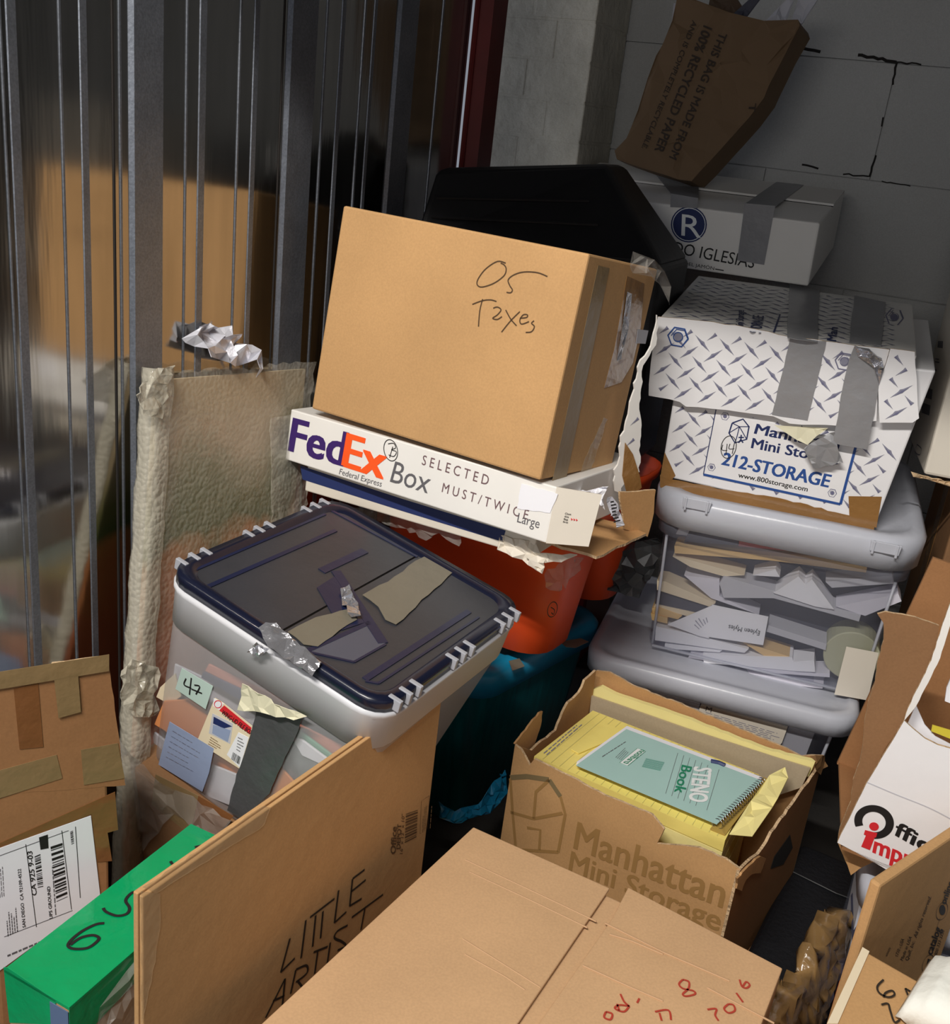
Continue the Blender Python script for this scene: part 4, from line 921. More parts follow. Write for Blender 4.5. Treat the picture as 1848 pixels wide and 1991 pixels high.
part('box_body', mb, t, bevel=.003)
RS = Pl(c[1], B.y, c[5] - c[1])
mb = MB(); tread(mb, RS, [(.01, .03), (.34, .03), (.34, .22), (.01, .22)], sp=.026, ln=.037, wd=.006); part('side_print', mb, t)
mb = MB(); mb.plate(F, zr([(550,840),(480,1205),(1240,1370),(1328,1040)]), .0003, white_glare, .001)
P2 = F.off(.0014)
for l in ([(550,845),(480,1205)], ): mb.stroke(P2, zr(l), .0016, print_navy, 0, sm=False)
for l in ([(480,1205),(1240,1370)], [(1240,1370),(1328,1040)]): mb.stroke(P2, zr(l), .0042, print_blue, 0, sm=False)
X = lambda s, p, m, b=0.0: mb.text(P2, s, *zr(p), m, b, 0)
X('Manhattan', [(762,978), (1225,1070), (778,925)], print_navy, .03); X('Mini Storage', [(745,1058), (1225,1150), (756,1003)], print_navy, .03)
X('212-STORAGE', [(580,1150), (1170,1277), (598,1083)], print_blue, .04); X('www.800storage.com', [(672,1220), (1056,1300), (677,1194)], ink, .02)
hx = zr([(640,920),(700,898),(733,940),(720,1010),(655,1030),(622,975),(640,920)]); mb.stroke(P2, hx, .0024, print_navy, .0001, sm=False)
mb.strokes(P2, [zr(l) for l in ([(622,975),(680,940),(733,940)], [(680,940),(665,1000),(655,1030)], [(640,920),(680,940)], [(680,940),(720,1010)])], .0015, print_navy, .0001, sm=False)
mb.strokes(P2, [zr(l) for l in ([(690,985),(688,1010),(675,1030)], [(688,1010),(700,1030)], [(675,1000),(705,1000)])], .0022, print_navy, .0001, sm=False)
for p, r_ in (((600,882), 8), ((525,1165), 7.5), ((1195,1308), 8.5)): hexnut(mb, P2, zr([p])[0], r_, print_slate_dark, print_slate_dark, .0010, off=.0001)
part('printed_logo', mb, t, 'blue printed storage advertisement')
mb = MB(); mb.strokes(P2, [ellipse(zr([(620,1053)])[0], 14.5, 22, 12)] + [zr(l) for l in ([(588,1040),(583,1068),(612,1072)], [(612,1035),(605,1095)], [(628,1035),(622,1062),(652,1062)], [(652,1030),(640,1090)])], .0013, ink, .0004); part('handwriting', mb, t, 'circled number 44 in pen')
mb = MB(); mb.plate(F, jag(zr([(240,1205),(300,1232),(600,1290),(900,1335),(1290,1432),(1445,1440),(1425,1512),(1100,1470),(850,1420),(500,1345),(240,1275)]), 1.5, 14), .0007, tape_brown, .0006)
mb.plate(F, zr([(1285,1325),(1470,1328),(1440,1500),(1290,1440)]), .0007, tape_brown, .0008); mb.plate(F, zr([(265,1080),(325,1210),(300,1240),(242,1215)]), .0007, tape_brown, .0012)
part('packing_tape', mb, t, 'brown tape round the base')
# lid
LF = F.off(.014)
lt, rt = LF.hit(1283, 618), LF.hit(1783, 692)
TPl = Pl(lt, rt - lt, B.y + B.z*.02)
mb = MB(); lb_, rb_ = lt + B.y * .385 , rt + B.y * .385
k = B.z * .006; mb.hexa([lt - k, rt - k, rb_ - k, lb_ - k, lt, rt, rb_, lb_], white_card)
LT = Pl(lt, rt - lt, B.y)
tread(mb, LT, [(.01, .01), (.36, .01), (.36, .37), (.01, .37)], sp=.026, ln=.037, wd=.006)
s_ = .10
mb.hexa([lt - B.z*s_, lb_ - B.z*s_, lb_ - B.z*s_ + B.x*.003, lt - B.z*s_ + B.x*.003, lt - k, lb_ - k, lb_ - k + B.x*.003, lt - k + B.x*.003], white_card)
mb.hexa([rt - B.z*s_ - B.x*.003, rb_ - B.z*s_ - B.x*.003, rb_ - B.z*s_, rt - B.z*s_, rt - k - B.x*.003, rb_ - k - B.x*.003, rb_ - k, rt - k], white_card)
lid = part('lid', mb, t, 'diamond plate printed lid', bevel=.0015)
mb = MB(); fp = jag(zr([(230,328),(480,352),(720,388),(960,440),(1160,465),(1320,488),(1512,510),(1450,720),(1440,905),(1230,932),(960,920),(870,880),(620,846),(530,838),(385,826),(350,800),(178,765),(185,640),(205,470)]), 1.2, 20)
mb.plate(LF, fp, .003, white_glare, 0, corr_edge)
tread(mb, LF.off(.003), [LF.uv(*p) for p in zr([(225,345),(1500,520),(1440,900),(960,905),(400,815),(185,755)])], sp=.026, ln=.037, wd=.006)
part('lid_front', mb, lid, 'white front skirt of the lid, torn and drooping')
mb = MB(); mb.plate(LF, jag(zr([(1518,505),(1652,522),(1676,890),(1640,915),(1458,915),(1450,720)]), 1, 22), .003, white_glare, .004, corr_edge)
tread(mb, LF.off(.0072), [LF.uv(*p) for p in zr([(1525,520),(1645,530),(1668,890),(1465,905),(1458,720)])], sp=.026, ln=.037, wd=.006, dx=.012)
part('lid_corner', mb, lid, 'loose white corner flap of the lid')
mb = MB(); hexnut(mb, LF.off(.0035), zr([(340,442)])[0], 20, print_blue, print_slate, .0024); hexnut(mb, LF.off(.0035), zr([(1262,578)])[0], 18, print_slate_dark, print_slate, .0018); hexnut(mb, LT, zr([(1540,333)])[0], 17, print_slate_dark, print_slate_dark, .002)
mb.text(LT, 'STORAGE', *zr([(800,425), (815,330), (735,418)]), print_navy, .03, .001); mb.text(LT, 'Mini Storage', *zr([(700,400), (705,300), (655,392)]), print_navy, .03, .001)
mb.strokes(LT, [zr([(560,255),(905,320),(870,420)])], .003, print_navy, .001, sm=False); mb.text(LT, 'Man', *zr([(1215,470), (1225,395), (1165,462)]), print_navy, .03, .001)
part('lid_print', mb, lid, 'printed hexagon nuts and lettering')
for px, pl_, m, lb in (([(960,448),(1162,466),(1110,700),(1058,905),(860,872),(915,650)], LF, duct, 'silver tape down the lid front, left strip'), ([(1320,488),(1470,560),(1452,720),(1420,900),(1390,1068),(1200,1030),(1240,780),(1290,560)], LF, duct, 'silver tape down the lid front, right strip'),
     ([(957,150),(1122,186),(1112,470),(945,448)], LT, duct, 'silver tape across the lid top, left strip'), ([(1318,215),(1490,250),(1465,495),(1288,475)], LT, duct, 'silver tape across the lid top, right strip')):
    mb = MB(); mb.plate(pl_, jag(zr(px), 1, 16), .0007, m, .0075 if 'right' in lb and pl_ is LF else (.0036 if pl_ is LF else .0012)); part('duct_tape', mb, lid, lb)
mb = MB(); mb.crumple(LF, zr([(1320,486),(1400,500),(1472,560),(1480,600),(1455,700),(1430,600),(1340,540)]), .004, 12, duct_shiny, .012, 3); part('duct_tape', mb, lid, 'lifted shiny tape edge', solid=.0008)
mb = MB(); mb.crumple(LF, zr([(875,925),(1000,935),(1172,940),(1110,985),(1060,1032),(1000,1005)]), .003, 8, tape_back, .006, 4); part('hanging_tape', mb, lid, 'pale yellow underside of loose tape', solid=.0008); mb = MB(); mb.crumple(LF, jag(zr([(1040,1050),(1120,1000),(1208,960),(1225,1040),(1256,1130),(1160,1150),(1092,1166)]), 1.5, 10), .002, 10, duct, .008, 5); part('hanging_tape', mb, lid, 'silver tape end hanging loose', solid=.0008)

# ------------------------------------------------------------------ red box and white ham carton at the back wall
QF = 2.04
WF = Pl(wall_pt(0, QF, 0), WX, Z)
a, b, b2 = WF.hit(1285, 515), WF.hit(1572, 557), WF.hit(1599, 432)
pL = pu1 + .012; pb = b.dot(WX); sl = (b.z - a.z) / (b - a).dot(WX)
z0 = b.z - sl * (pb - pL); hh = b2.z - b.z
B = Bx(wall_pt(pL, QF, z0), -22, 9, -math.degrees(math.atan(sl)), (pb - pL, .33, hh)); IG = B
z3 = lambda p: crop(924, 0, 2.0, p)
t = thing('ham_carton', 'white printed carton with a round dark blue R emblem, under the paper bag', 'carton', B.P(.2, .18, 0))
mb = carton(B, white_card); part('carton_body', mb, t, bevel=.004)
mb = MB(); F = B.front; TP = PlC(B.top, B.w, B.d)
disc(mb, F, z3([(832,873)])[0], 35, 35, print_navy); disc(mb, F, z3([(832,873)])[0], 32.5, 32.5, white_print, off=.0008); disc(mb, F, z3([(832,873)])[0], 31, 31, print_navy, off=.001)
mb.text(F, 'R', *z3([(803,915), (880,925), (806,832)]), white_print, .0, .0013); part('round_emblem', mb, t, 'dark blue round emblem with a white R')
mb = MB(); mb.text(F, 'FERNANDO IGLESIAS', *z3([(565,944), (1083,1043), (573,900)]), ink, .0); part('printed_lettering', mb, t, 'large dark lettering'); mb = MB(); mb.text(F, 'MAESTROS DEL JAMÓN', *z3([(702,1010), (930,1050), (704,994)]), ink); mb.stroke(F, z3([(935,1046),(968,1052)]), .002, ink, sm=False); part('printed_lettering', mb, t, 'small dark line of lettering'); mb = MB()
mb.text(TP, 'PRODUCT OF SPAIN', *z3([(1190,690), (960,655), (1185,700)]), print_grey, .01); part('printed_lettering', mb, t, 'grey lettering on the top')
mb = MB(); mb.plateuv(TP, [(.0, B.d*.52), (B.w, B.d*.50), (B.w, B.d*.515), (.0, B.d*.53)], .0008, crack, -.0004); mb.plateuv(TP, [(0, B.d*.53), (B.w, B.d*.515), (B.w, B.d), (0, B.d)], .004, white_card, .0003); part('top_flap', mb, t, 'raised back flap')
for px, pl_ in (([(1050,790),(1168,800),(1125,1030),(1020,1012)], F), ([(1240,650),(1345,655),(1170,803),(1052,792)], TP), ([(762,752),(868,770),(865,810),(760,805)], F), ([(690,650),(870,690),(868,772),(762,754)], TP)):
    mb = MB(); mb.plate(pl_, z3(px), .0007, duct, .0008 if pl_ is F else .005); part('duct_tape', mb, t, 'silver duct tape')
RB = Bx(wall_pt(pL, QF + .085, .002), -22, 0, 0, (.19, .24, z0 - .022)); 
mb = carton(RB, red_pl); 
mb2 = MB(); mb2.plateuv(RB.front, [(0, RB.h - .06), (RB.w, RB.h - .06), (RB.w, RB.h - .045), (0, RB.h - .045)], .006, red_pl)
t = thing('red_bin', 'dark red plastic bin wedged behind the diamond plate box, below the white carton', 'bin', RB.P(.1, .1, 0)); part('bin_body', mb, t, bevel=.006); part('rim', mb2, t, bevel=.002)

# ------------------------------------------------------------------ black tote behind the brown carton
TLk, TRk = at(848, 326, 1.775), at(1183, 318, 1.88); BRk, BLk = at(1288, 520, 1.72), at(798, 480, 1.695)
zb_ = .642
def down(p, z): return V((p.x, p.y, z))
dpt = WN * .10
mb = MB(); 
fr = [BLk, BRk, TRk, TLk]
bk = [BLk + WN*.20, BRk + WN*.20, TRk + dpt, TLk + dpt]
c = [fr[0], fr[1], bk[1], bk[0], fr[3], fr[2], bk[2], bk[3]]; mb.hexa(c, black_pl)
t = thing('black_tote', 'black plastic tote standing upside down behind the "OS Taxes" carton', 'tote', V(((BLk.x+BRk.x)/2, (BLk.y+BRk.y)/2 + .1, zb_)))
part('tote_body', mb, t, bevel=.012, seg=3)
mb = MB(); o = .006
lo = [V((p.x, p.y, z)) for p, z in zip((BLk, BRk, BRk + WN*.20, BLk + WN*.20), (zb_,)*4)]
up = [p + V((0, 0, .004)) for p in (BLk, BRk, BRk + WN*.20, BLk + WN*.20)]
mb.hexa(lo + up, black_pl); part('tote_rim', mb, t, bevel=.012, seg=3)
mb = MB(); n = (BRk - BLk).cross(TLk - BLk).normalized()
for s in (.38, .62):
    mb.tube([BLk.lerp(TLk, s).lerp(BRk.lerp(TRk, s), .05) , BLk.lerp(TLk, s).lerp(BRk.lerp(TRk, s), .8)], .003, black_pl)
part('moulded_ridge', mb, t)

# ------------------------------------------------------------------ paper bag on the ham carton
zs = lambda p: crop(1200, 0, 4.2, p)
f0 = IG.P(.10, .10, IG.h + .008)
BP = Pl(at(1345, 345, 2.13), WX, Z + WN * .16 + WX*.12)
t = thing('paper_bag', 'brown recycled paper bag slumped on the white ham carton against the block wall', 'bag', V((.25, 2.2, IG.P(0, 0, IG.h).z)))
out = [(500,-60),(720,30),(920,100),(1200,165),(1480,160),(1495,210),(1380,430),(1240,700),(1200,800),(1080,960),(930,1130),(800,1270),(700,1380),(610,1480),(500,1465),(400,1430),(200,1370),(0,1300),(-20,1230),(80,1130),(170,900),(250,640),(320,450),(370,370),(450,170)]
mb = MB(); P = zs(out)
mb.crumple(BP, P, .0035, 60, kraft_bag := mat('brown bag paper', srgb(116, 92, 66), rough=.8, var=.06, vscale=9, bump=.1, bscale=20), .0, 51)
part('bag_front', mb, t, 'printed front of the bag', solid=.0012)
mb = MB(); uvs = [BP.uv(*p) for p in P]; n = len(P); r = random.Random(8)
bkp = [BP.w(u + .01, v + .002, -.085 + r.uniform(-.006, .006)) for u, v in uvs]; frp = [BP.w(u, v, -.001) for u, v in uvs]; mdp = [BP.w(u + .004, v, -.042 + r.uniform(-.008, .008)) for u, v in uvs]
for i in range(4, n):
    j = (i + 1) % n
    mb.add([frp[i], frp[j], mdp[j], mdp[i]], [(0, 1, 2, 3)], kraft_bag); mb.add([mdp[i], mdp[j], bkp[j], bkp[i]], [(0, 1, 2, 3)], kraft_bag)
mb.add(bkp, [tuple(range(n))], kraft_bag); part('bag_side', mb, t, 'folded gusset and back of the bag', solid=.001)
mb = MB(); X = lambda s, p, b: mb.text(BP, s, *zs(p), dk_ink, b, .0045)
dk_ink = mat('faded black print', srgb(52, 38, 26), rough=.7)
X('THIS BAG IS MADE FROM', [(843,265), (430,1285), (903,290)], .02); X('100% RECYCLED PAPER', [(712,212), (310,1228), (780,240)], .025); X('AND IS COMPLETELY RECYCLABLE.', [(622,168), (206,1208), (658,188)], .01)
mb.text(BP, 'T', *zs([(1085,850), (1075,920), (1140,850)]), dk_ink, .02, .0045); part('printed_lettering', mb, t, 'black printed recycling notice')
for px, m, nm, lb, dp, cat in (([(740,-60),(960,-60),(1010,20),(920,95),(720,25)], mat('dark brown paper', srgb(84, 64, 46), rough=.7), 'paper_roll', 'dark brown paper sticking out of the bag', -.03, 'paper'), ([(960,60),(1100,-60),(1180,-60),(1040,120),(920,100)], dark_in, 'paper_folder', 'dark folder sticking out of the bag', -.02, 'folder'),
     ([(1200,150),(1320,20),(1400,-60),(1440,-40),(1370,150),(1300,185)], paper_grey, 'paper_sheet', 'pale curled sheet sticking out of the bag, left one', -.02, 'paper'), ([(1400,150),(1470,-60),(1640,-60),(1560,60),(1500,150)], paper_grey, 'paper_sheet', 'pale curled sheet sticking out of the bag, right one', -.03, 'paper')):
    mb = MB(); mb.crumple(BP, zs(px), .004, 10, m, dp, 61); solo(nm, mb, lb, cat, solid=.003)
SPl = Pl(wall_pt(0, 2.18, 0), WX, Z)
mb = MB(); mb.crumple(BP, zs([(420,-40),(520,-40),(500,80),(440,240),(360,375),(370,300),(400,120)]), .003, 8, paper_grey, -.05, 62); solo('paper_sheet', mb, 'narrow white sheet beside the left edge of the paper bag', 'paper', solid=.002)

# ------------------------------------------------------------------ tall white carton at the right edge and what carries it
zv = lambda p: crop(1700, 400, 3.555, p)
c0 = at(1796, 922, 1.62); c1 = at(1761, 890, 1.90)
yaw = math.degrees(math.atan2((c1-c0).y, (c1-c0).x)) - 90
topz = at(1793, 440, 1.88).z
B = Bx((c0.x, c0.y, c0.z), yaw, -3.0, 0, (.24, .29, topz - c0.z + .03)); RW = B
t = thing('white_carton', 'tall white carton with printed side at the right edge, its lower front brightly lit', 'carton', B.P(.12, .14, 0))
mb = carton(B, white_warm); part('carton_body', mb, t, bevel=.005)
Lf = PlC(B.left, B.d, B.h)
mb = MB()
for q in ([(430,380),(526,360),(526,410),(450,420)], [(290,545),(330,560),(325,600),(290,590)], [(415,560),(480,565),(475,605),(412,600)], [(340,525),(380,535),(355,720),(318,715)], [(360,670),(455,680),(450,720),(355,715)], [(375,770),(430,790),(420,840),(370,825)], [(320,870),(395,890),(385,930),(318,915)], [(430,1050),(460,1055),(455,1095),(425,1090)], [(380,1110),(440,1130),(430,1170),(375,1150)]):
    lines_of_print(mb, Lf, zv(q), 2, print_grey, .5, .0008, int(q[0][0]), (.8, 1))
for q in ([(445,935),(478,935),(475,985),(440,980)], [(345,1250),(405,1270),(398,1340),(340,1320)], [(335,1360),(390,1380),(382,1450),(330,1430)]): mb.plate(Lf, zv(q), .0003, print_grey, .0004)
mb.strokes(Lf, [zv([(300,1650),(330,1680),(318,1722),(288,1700),(300,1650)])], .002, print_grey)
part('side_print', mb, t, 'dark printed symbols on the side')
mb = MB(); mb.plate(Lf, zv([(335,140),(526,85),(526,310),(520,318),(292,352),(320,250)]), .0006, mat('dark label', srgb(48, 52, 62), rough=.5), .0005); lines_of_print(mb, Lf, zv([(420,180),(510,150),(495,260),(405,285)]), 4, paper_grey, .45, .0014, 3, (.8, 1)); part('dark_label', mb, t, 'dark blue grey label near the top')
mb = MB(); mb.crumple(Pl(B.P(0, 0, -.006), B.x, B.z), jag(zv([(255,1835),(300,1850),(370,1870),(526,1905),(526,1930),(400,1900),(270,1870)]), 2, 10), .004, 12, corr_edge, .002, 3); part('torn_edge', mb, t, 'frayed bottom edge', solid=.002)
S_ = Bx((.808, 1.66, .002), -16, 0, 0, (.22, .30, c0.z - .022))
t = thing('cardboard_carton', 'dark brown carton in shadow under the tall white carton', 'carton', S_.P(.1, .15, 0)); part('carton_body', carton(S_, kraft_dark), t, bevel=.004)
mb = MB(); mb.plateuv(S_.left, [(.12, .05), (.17, .05), (.17, S_.h), (.12, S_.h)], .0005, tape_brown, .0003); part('packing_tape', mb, t)

# ------------------------------------------------------------------ open kraft box of yellow pads
zR = .325
FL, FR_, BR_k, BL_k = atz(1000, 1448, zR), atz(1442, 1684, zR), atz(1602, 1478, zR), atz(1165, 1308, zR)
KZ = .072
PF_ = Pl(down(FL, KZ), FR_ - FL, Z); PR_ = Pl(down(FR_, KZ), BR_k - FR_, Z); PB_ = Pl(down(BL_k, KZ), BR_k - BL_k, Z); PL_ = Pl(down(BL_k, KZ), FL - BL_k, Z)
t = thing('open_box', 'torn open brown storage box full of yellow legal pads', 'box', down((FL + BR_k) / 2, KZ))
def wall_panel(pl, px, length, nm, lb, m=kraft_gold):
    top = [pl.uv(*p) for p in px]
    uv = [(0, 0), (length, 0)] + top[::-1]
    mb = MB(); mb.prism([pl.w(u, max(v, 0), -.004) for u, v in uv], pl.n * .004, m, corr_edge); return part(nm, mb, t, lb)
def lim(px): return px
fpx = jag(zm([(235,388),(262,410),(300,480),(322,452),(480,530),(640,617),(760,665),(850,702),(905,768),(872,832),(1060,850),(1180,900),(1245,948)]), 1.0, 14, False)
wall_panel(PF_, fpx, (FR_ - FL).length, 'front_panel', 'front panel with faded print')
wall_panel(PR_, jag(zm([(1245,955),(1300,900),(1330,880),(1352,850),(1420,740),(1520,600),(1600,490),(1622,440)]), 1.5, 10, False), (BR_k - FR_).length, 'side_panel', 'right side panel', kraft_deep)
wall_panel(PB_, jag(zm([(600,55),(660,62),(760,120),(1000,215),(1360,365),(1480,420),(1520,440),(1620,438)]), 1.5, 10, False), (BR_k - BL_k).length, 'back_panel', 'back panel', kraft)
wall_panel(PL_, jag(zm([(590,50),(540,95),(515,150),(465,195),(420,290),(410,320),(330,380),(300,410),(235,388)]), 1.5, 10, False), (FL - BL_k).length, 'side_panel', 'left side panel, torn', kraft)
mb = MB(); c4 = [down(p, KZ + .001) for p in (FL, FR_, BR_k, BL_k)]; mb.prism(c4, Z*.004, kraft_deep); part('bottom_panel', mb, t)
mb = MB(); mb.plate(PL_, jag(zm([(345,245),(360,238),(352,300),(310,420),(262,408),(235,385)]), 1, 8), .003, kraft, .004); part('torn_flap', mb, t, 'torn scrap at the left corner'); mb = MB(); mb.plate(PR_, jag(zm([(1225,985),(1275,930),(1330,885),(1355,895),(1330,960),(1290,965),(1265,990),(1245,1040),(1222,1030)]), 1.5, 8), .003, kraft, .002); part('torn_flap', mb, t, 'torn scrap at the front right corner'); mb = MB(); mb.crumple(PR_, jag(zm([(1560,440),(1600,428),(1632,440),(1630,480),(1600,520),(1580,500)]), 2, 8), .005, 8, kraft, .003, 4); part('torn_flap', mb, t, 'crushed scrap at the rear right corner')
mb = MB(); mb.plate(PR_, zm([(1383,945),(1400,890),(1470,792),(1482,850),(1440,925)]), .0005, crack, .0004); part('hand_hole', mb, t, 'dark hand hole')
mb = MB(); X = lambda s, p, b: mb.text(PF_, s, *zm(p), faint, b, .0006)
faint = mat('faded grey brown print', srgb(162, 124, 72), rough=.75); faint2 = mat('faded grey green print', srgb(128, 110, 76), rough=.75)
X('Manhattan', [(500,852), (1165,1120), (520,735)], .022); X('Mini Storage', [(478,950), (1150,1225), (492,865)], .022)
mb.strokes(PF_, [zm(l) for l in ([(215,535),(290,530),(390,545)], [(390,545),(440,620)],)], .008, faint2, .0006, sm=False)
mb.strokes(PF_, [zm(l) for l in ([(440,620),(462,700),(430,870)], [(215,540),(225,690),(240,860)], [(215,690),(320,720),(450,695)], [(320,720),(330,600),(390,545)], [(270,860),(430,870)], [(290,760),(350,770),(345,860)])], .005, faint, .0006, sm=False)
part('printed_logo', mb, t, 'faded printed cube and lettering')
bs = [down(p, .002) for p in (FL, FR_, BR_k, BL_k)]; cc = sum(bs, V()) / 4
mb = MB(); mb.prism([cc + (p - cc) * 1.02 for p in bs], Z * .066, kraft_dark); mb.prism([down(cc + (p - cc) * 1.05, .069) for p in bs], Z*.0015, kraft_deep)
solo('flat_carton', mb, 'flat brown carton lying on the floor under the open box of pads', 'carton', bevel=.002)
# its contents
def hz_pl(z): return Pl(V((0, 0, z)), WX, WN)
q4 = zm([(322,437),(585,232),(1332,520),(1180,815)])
gp = 'yellow legal pads in the open box'
def shrink(P, k):
    c = sum(P, V()) / len(P); return [c + (p - c) * k for p in P]
for i, (z_t, th, m, lb) in enumerate(((.300, .020, yellow_pap, 'topmost flat yellow legal pad in the open box, under the steno pad'), (.279, .030, yellow_pale, 'second yellow pad from the top of the pile in the open box'), (.248, .035, yellow_pap, 'third yellow pad from the top of the pile in the open box'), (.212, .060, yellow_pale, 'fourth yellow pad from the top of the pile in the open box'), (.151, .072, yellow_pap, 'lowest yellow pad of the pile in the open box'))):
    P = [hz_pl(.300).hit(*p) for p in q4]; P = [down(p, z_t - th) for p in P]
    mb = MB(); mb.prism(P, Z * (th - .001), m)
    if i == 0:
        pl = hz_pl(.300); 
        for k in range(22):
            f = (k + 1) / 23; a = [(q4[0][0] + (q4[3][0]-q4[0][0])*f, q4[0][1] + (q4[3][1]-q4[0][1])*f), (q4[1][0] + (q4[2][0]-q4[1][0])*f, q4[1][1] + (q4[2][1]-q4[1][1])*f)]
            mb.stroke(pl, a, .0005, mat('pale blue rule', srgb(214, 208, 140), rough=.7) if k == 0 else bpy.data.materials['pale blue rule'], .0004, sm=False)
        lines_of_print(mb, pl, zm([(360,425),(520,290),(545,300),(385,440)]), 2, print_slate, .3, .0006, 3, (.9, 1)); lines_of_print(mb, pl, zm([(590,330),(640,290),(700,340),(640,370)]), 5, print_slate, .2, .0006, 5)
    solo('legal_pad', mb, lb, 'notepad', gp)
mb = MB(); mb.plate(hz_pl(.3005), zm([(488,412),(640,295),(745,335),(520,430)]), .0015, yellow_pap); solo('paper_sheet', mb, 'small yellow sheet peeking out at the left of the steno pad', 'paper')
mb = MB(); sp_ = hz_pl(.3035); q = zm([(510,482),(735,320),(1345,552),(1142,747)])
t2 = thing('steno_pad', 'mint green spiral steno pad lying on the yellow legal pads', 'notepad', sp_.hit(*q[0]))
mb.plate(sp_, q, .007, paper, 0); part('pages', mb, t2, 'white pages'); mb = MB(); mb.plate(sp_, q, .001, mint, .0072); part('cover', mb, t2, 'mint cover')
tp = sp_.off(.0086); mb = MB()
mb.text(tp, 'STENO', *zm([(1040,488), (1015,640), (1118,497)]), white_print, .05); mb.text(tp, 'Book', *zm([(985,480), (950,600), (1030,490)]), green_print, .02)
for i, x in enumerate((0, 27, 54, 81, 108, 135, 185)): mb.stroke(tp, zm([(967 + x - (0 if x < 170 else 0), 425 + x*.40), (912 + x, 608 + x*.40)]), .0006, print_grey, .0001, sm=False)
mb.plate(tp, zm([(705,470),(785,405),(822,418),(742,483)]), .0003, white_print); mb.strokes(tp, [zm([(705,470),(785,405),(822,418),(742,483),(705,470)])], .0007, green_print, .0005, sm=False); mb.text(tp, 'tradition', *zm([(718,472), (800,412), (748,478)]), green_print, .02, .0008)
for k in range(5): mb.plate(tp, zm([(805 + k*4, 487 - k*8), (900 + k*4 - 12, 505 - k*8), (903 + k*4 - 12, 499 - k*8), (808 + k*4, 481 - k*8)]), .0002, teal_print)
lines_of_print(mb, tp, zm([(685,445),(730,400),(760,412),(715,460)]), 4, print_grey, .25, .0003, 2); lines_of_print(mb, tp, zm([(625,440),(735,370),(740,375),(630,446)]), 1, print_grey, .4, .0003, 2)
part('cover_print', mb, t2, 'white and green cover lettering')
a, b = sp_.hit(*zm([(1348,552)])[0], .004), sp_.hit(*zm([(1142,748)])[0], .004)
mb = MB(); ax = (b - a).normalized(); sd = ax.cross(Z).normalized(); pts = []
for i in range(22 * 10 + 1):
    s = i / 10; ang = 2*math.pi*s; pts.append(a + (b - a) * (s / 22) + sd * math.cos(ang) * .0075 + Z * math.sin(ang) * .0065)
mb.tube(pts, .0007, mat('spiral wire', srgb(190, 190, 195), rough=.25, metal=1), 5); part('spiral_wire', mb, t2, 'metal spiral', smooth=True)
mb = MB(); mb.crumple(hz_pl(.302), zm([(1310,520),(1375,542),(1290,650),(1180,792),(1112,765),(1200,650)]), .0015, 8, olive_env, 0, 3); solo('ochre_envelope', mb, 'ochre envelope under the spiral end of the steno pad', 'envelope', solid=.0015)
mb = MB(); mb.crumple(hz_pl(.310), zm([(1372,550),(1440,522),(1458,560),(1410,650),(1385,690),(1300,805),(1200,782),(1290,660)]), .003, 16, yellow_pale, 0, 5, bias=lambda x, y: .012 * y); solo('folded_paper', mb, 'folded pale yellow paper at the right end of the open box', 'paper', solid=.001)
mb = MB(); mb.tube([hz_pl(.312).hit(*p) for p in zm([(1115,463),(1150,470),(1178,482)])], .004, print_navy, 8); solo('pen', mb, 'dark blue pen beside the steno pad in the open box', 'pen')
iw = (BL_k - FL).normalized()
IP = PB_.off(.022)
mb = MB(); mb.plate(IP, zm([(583,165),(700,205),(1000,310),(1400,440),(1565,490),(1525,575),(1330,640),(900,560),(560,360),(575,240)]), .004, grey_board); solo('divider_board', mb, 'grey chipboard pad back standing at the rear of the open box', 'board')
IP = PB_.off(.010)
mb = MB(); mb.plate(IP, jag(zm([(560,220),(585,135),(630,118),(690,150),(1000,255),(1360,395),(1590,455),(1560,520),(1000,460)]), 1, 14), .009, yellow_pale); solo('legal_pad', mb, 'yellow legal pad standing upright at the rear of the open box', 'notepad', gp)

# ------------------------------------------------------------------ white office box at the right, on a clear tub
zu = lambda p: crop(1448, 1150, 2.3675, p)
B = Bx((.509, 1.091, .379), -15.7, -1.7, 8.2, (.30, .22, .36)); OI = B; F = B.front
t = thing('office_box', 'white office supply box with black and red lettering, at the right edge', 'box', B.P(.15, .11, 0))
mb = MB(); mb.plate(F, jag(zu([(428,1148),(560,880),(735,588),(775,625),(830,670),(890,700),(1010,735),(1090,700),(1130,600),(1160,60),(1560,180),(1400,900),(1290,1560),(745,1325),(600,1240)]), .6, 18), .004, white_glare, -.004, corr_edge); part('front_panel', mb, t, 'white front panel with a hand hole')
mb = MB(); mb.plate(F, jag(zu([(735,588),(742,560),(775,480),(860,310),(905,165),(955,30),(985,30),(900,300),(830,440),(790,520),(748,572)]), .8, 12), .004, white_card, -.004, corr_edge); part('front_edge', mb, t, 'narrow white strip above the hand hole')
mb = MB(); mb.stroke(F, zu([(565,878),(700,935),(860,1000),(1000,1075)]), .0014, paper_grey, .0004); part('fold_line', mb, t)
mb = MB(); mb.hexa(B.corners(B.w - .004, B.w, .002, B.d, 0, B.h - .02), white_card); part('side_panel', mb, t, 'white side panel')
mb = MB(); mb.hexa(B.corners(.0, B.w, B.d - .006, B.d, 0, B.h - .02), kraft_deep); mb.hexa(B.corners(.002, B.w, .0, B.d, .0, .004), kraft_deep); part('inner_wall', mb, t, 'brown inside of the box')
LPn = Pl(B.P(.0, .05, 0), (B.x*.75 + B.y*.6), B.z)
mb = MB(); LS = B.left
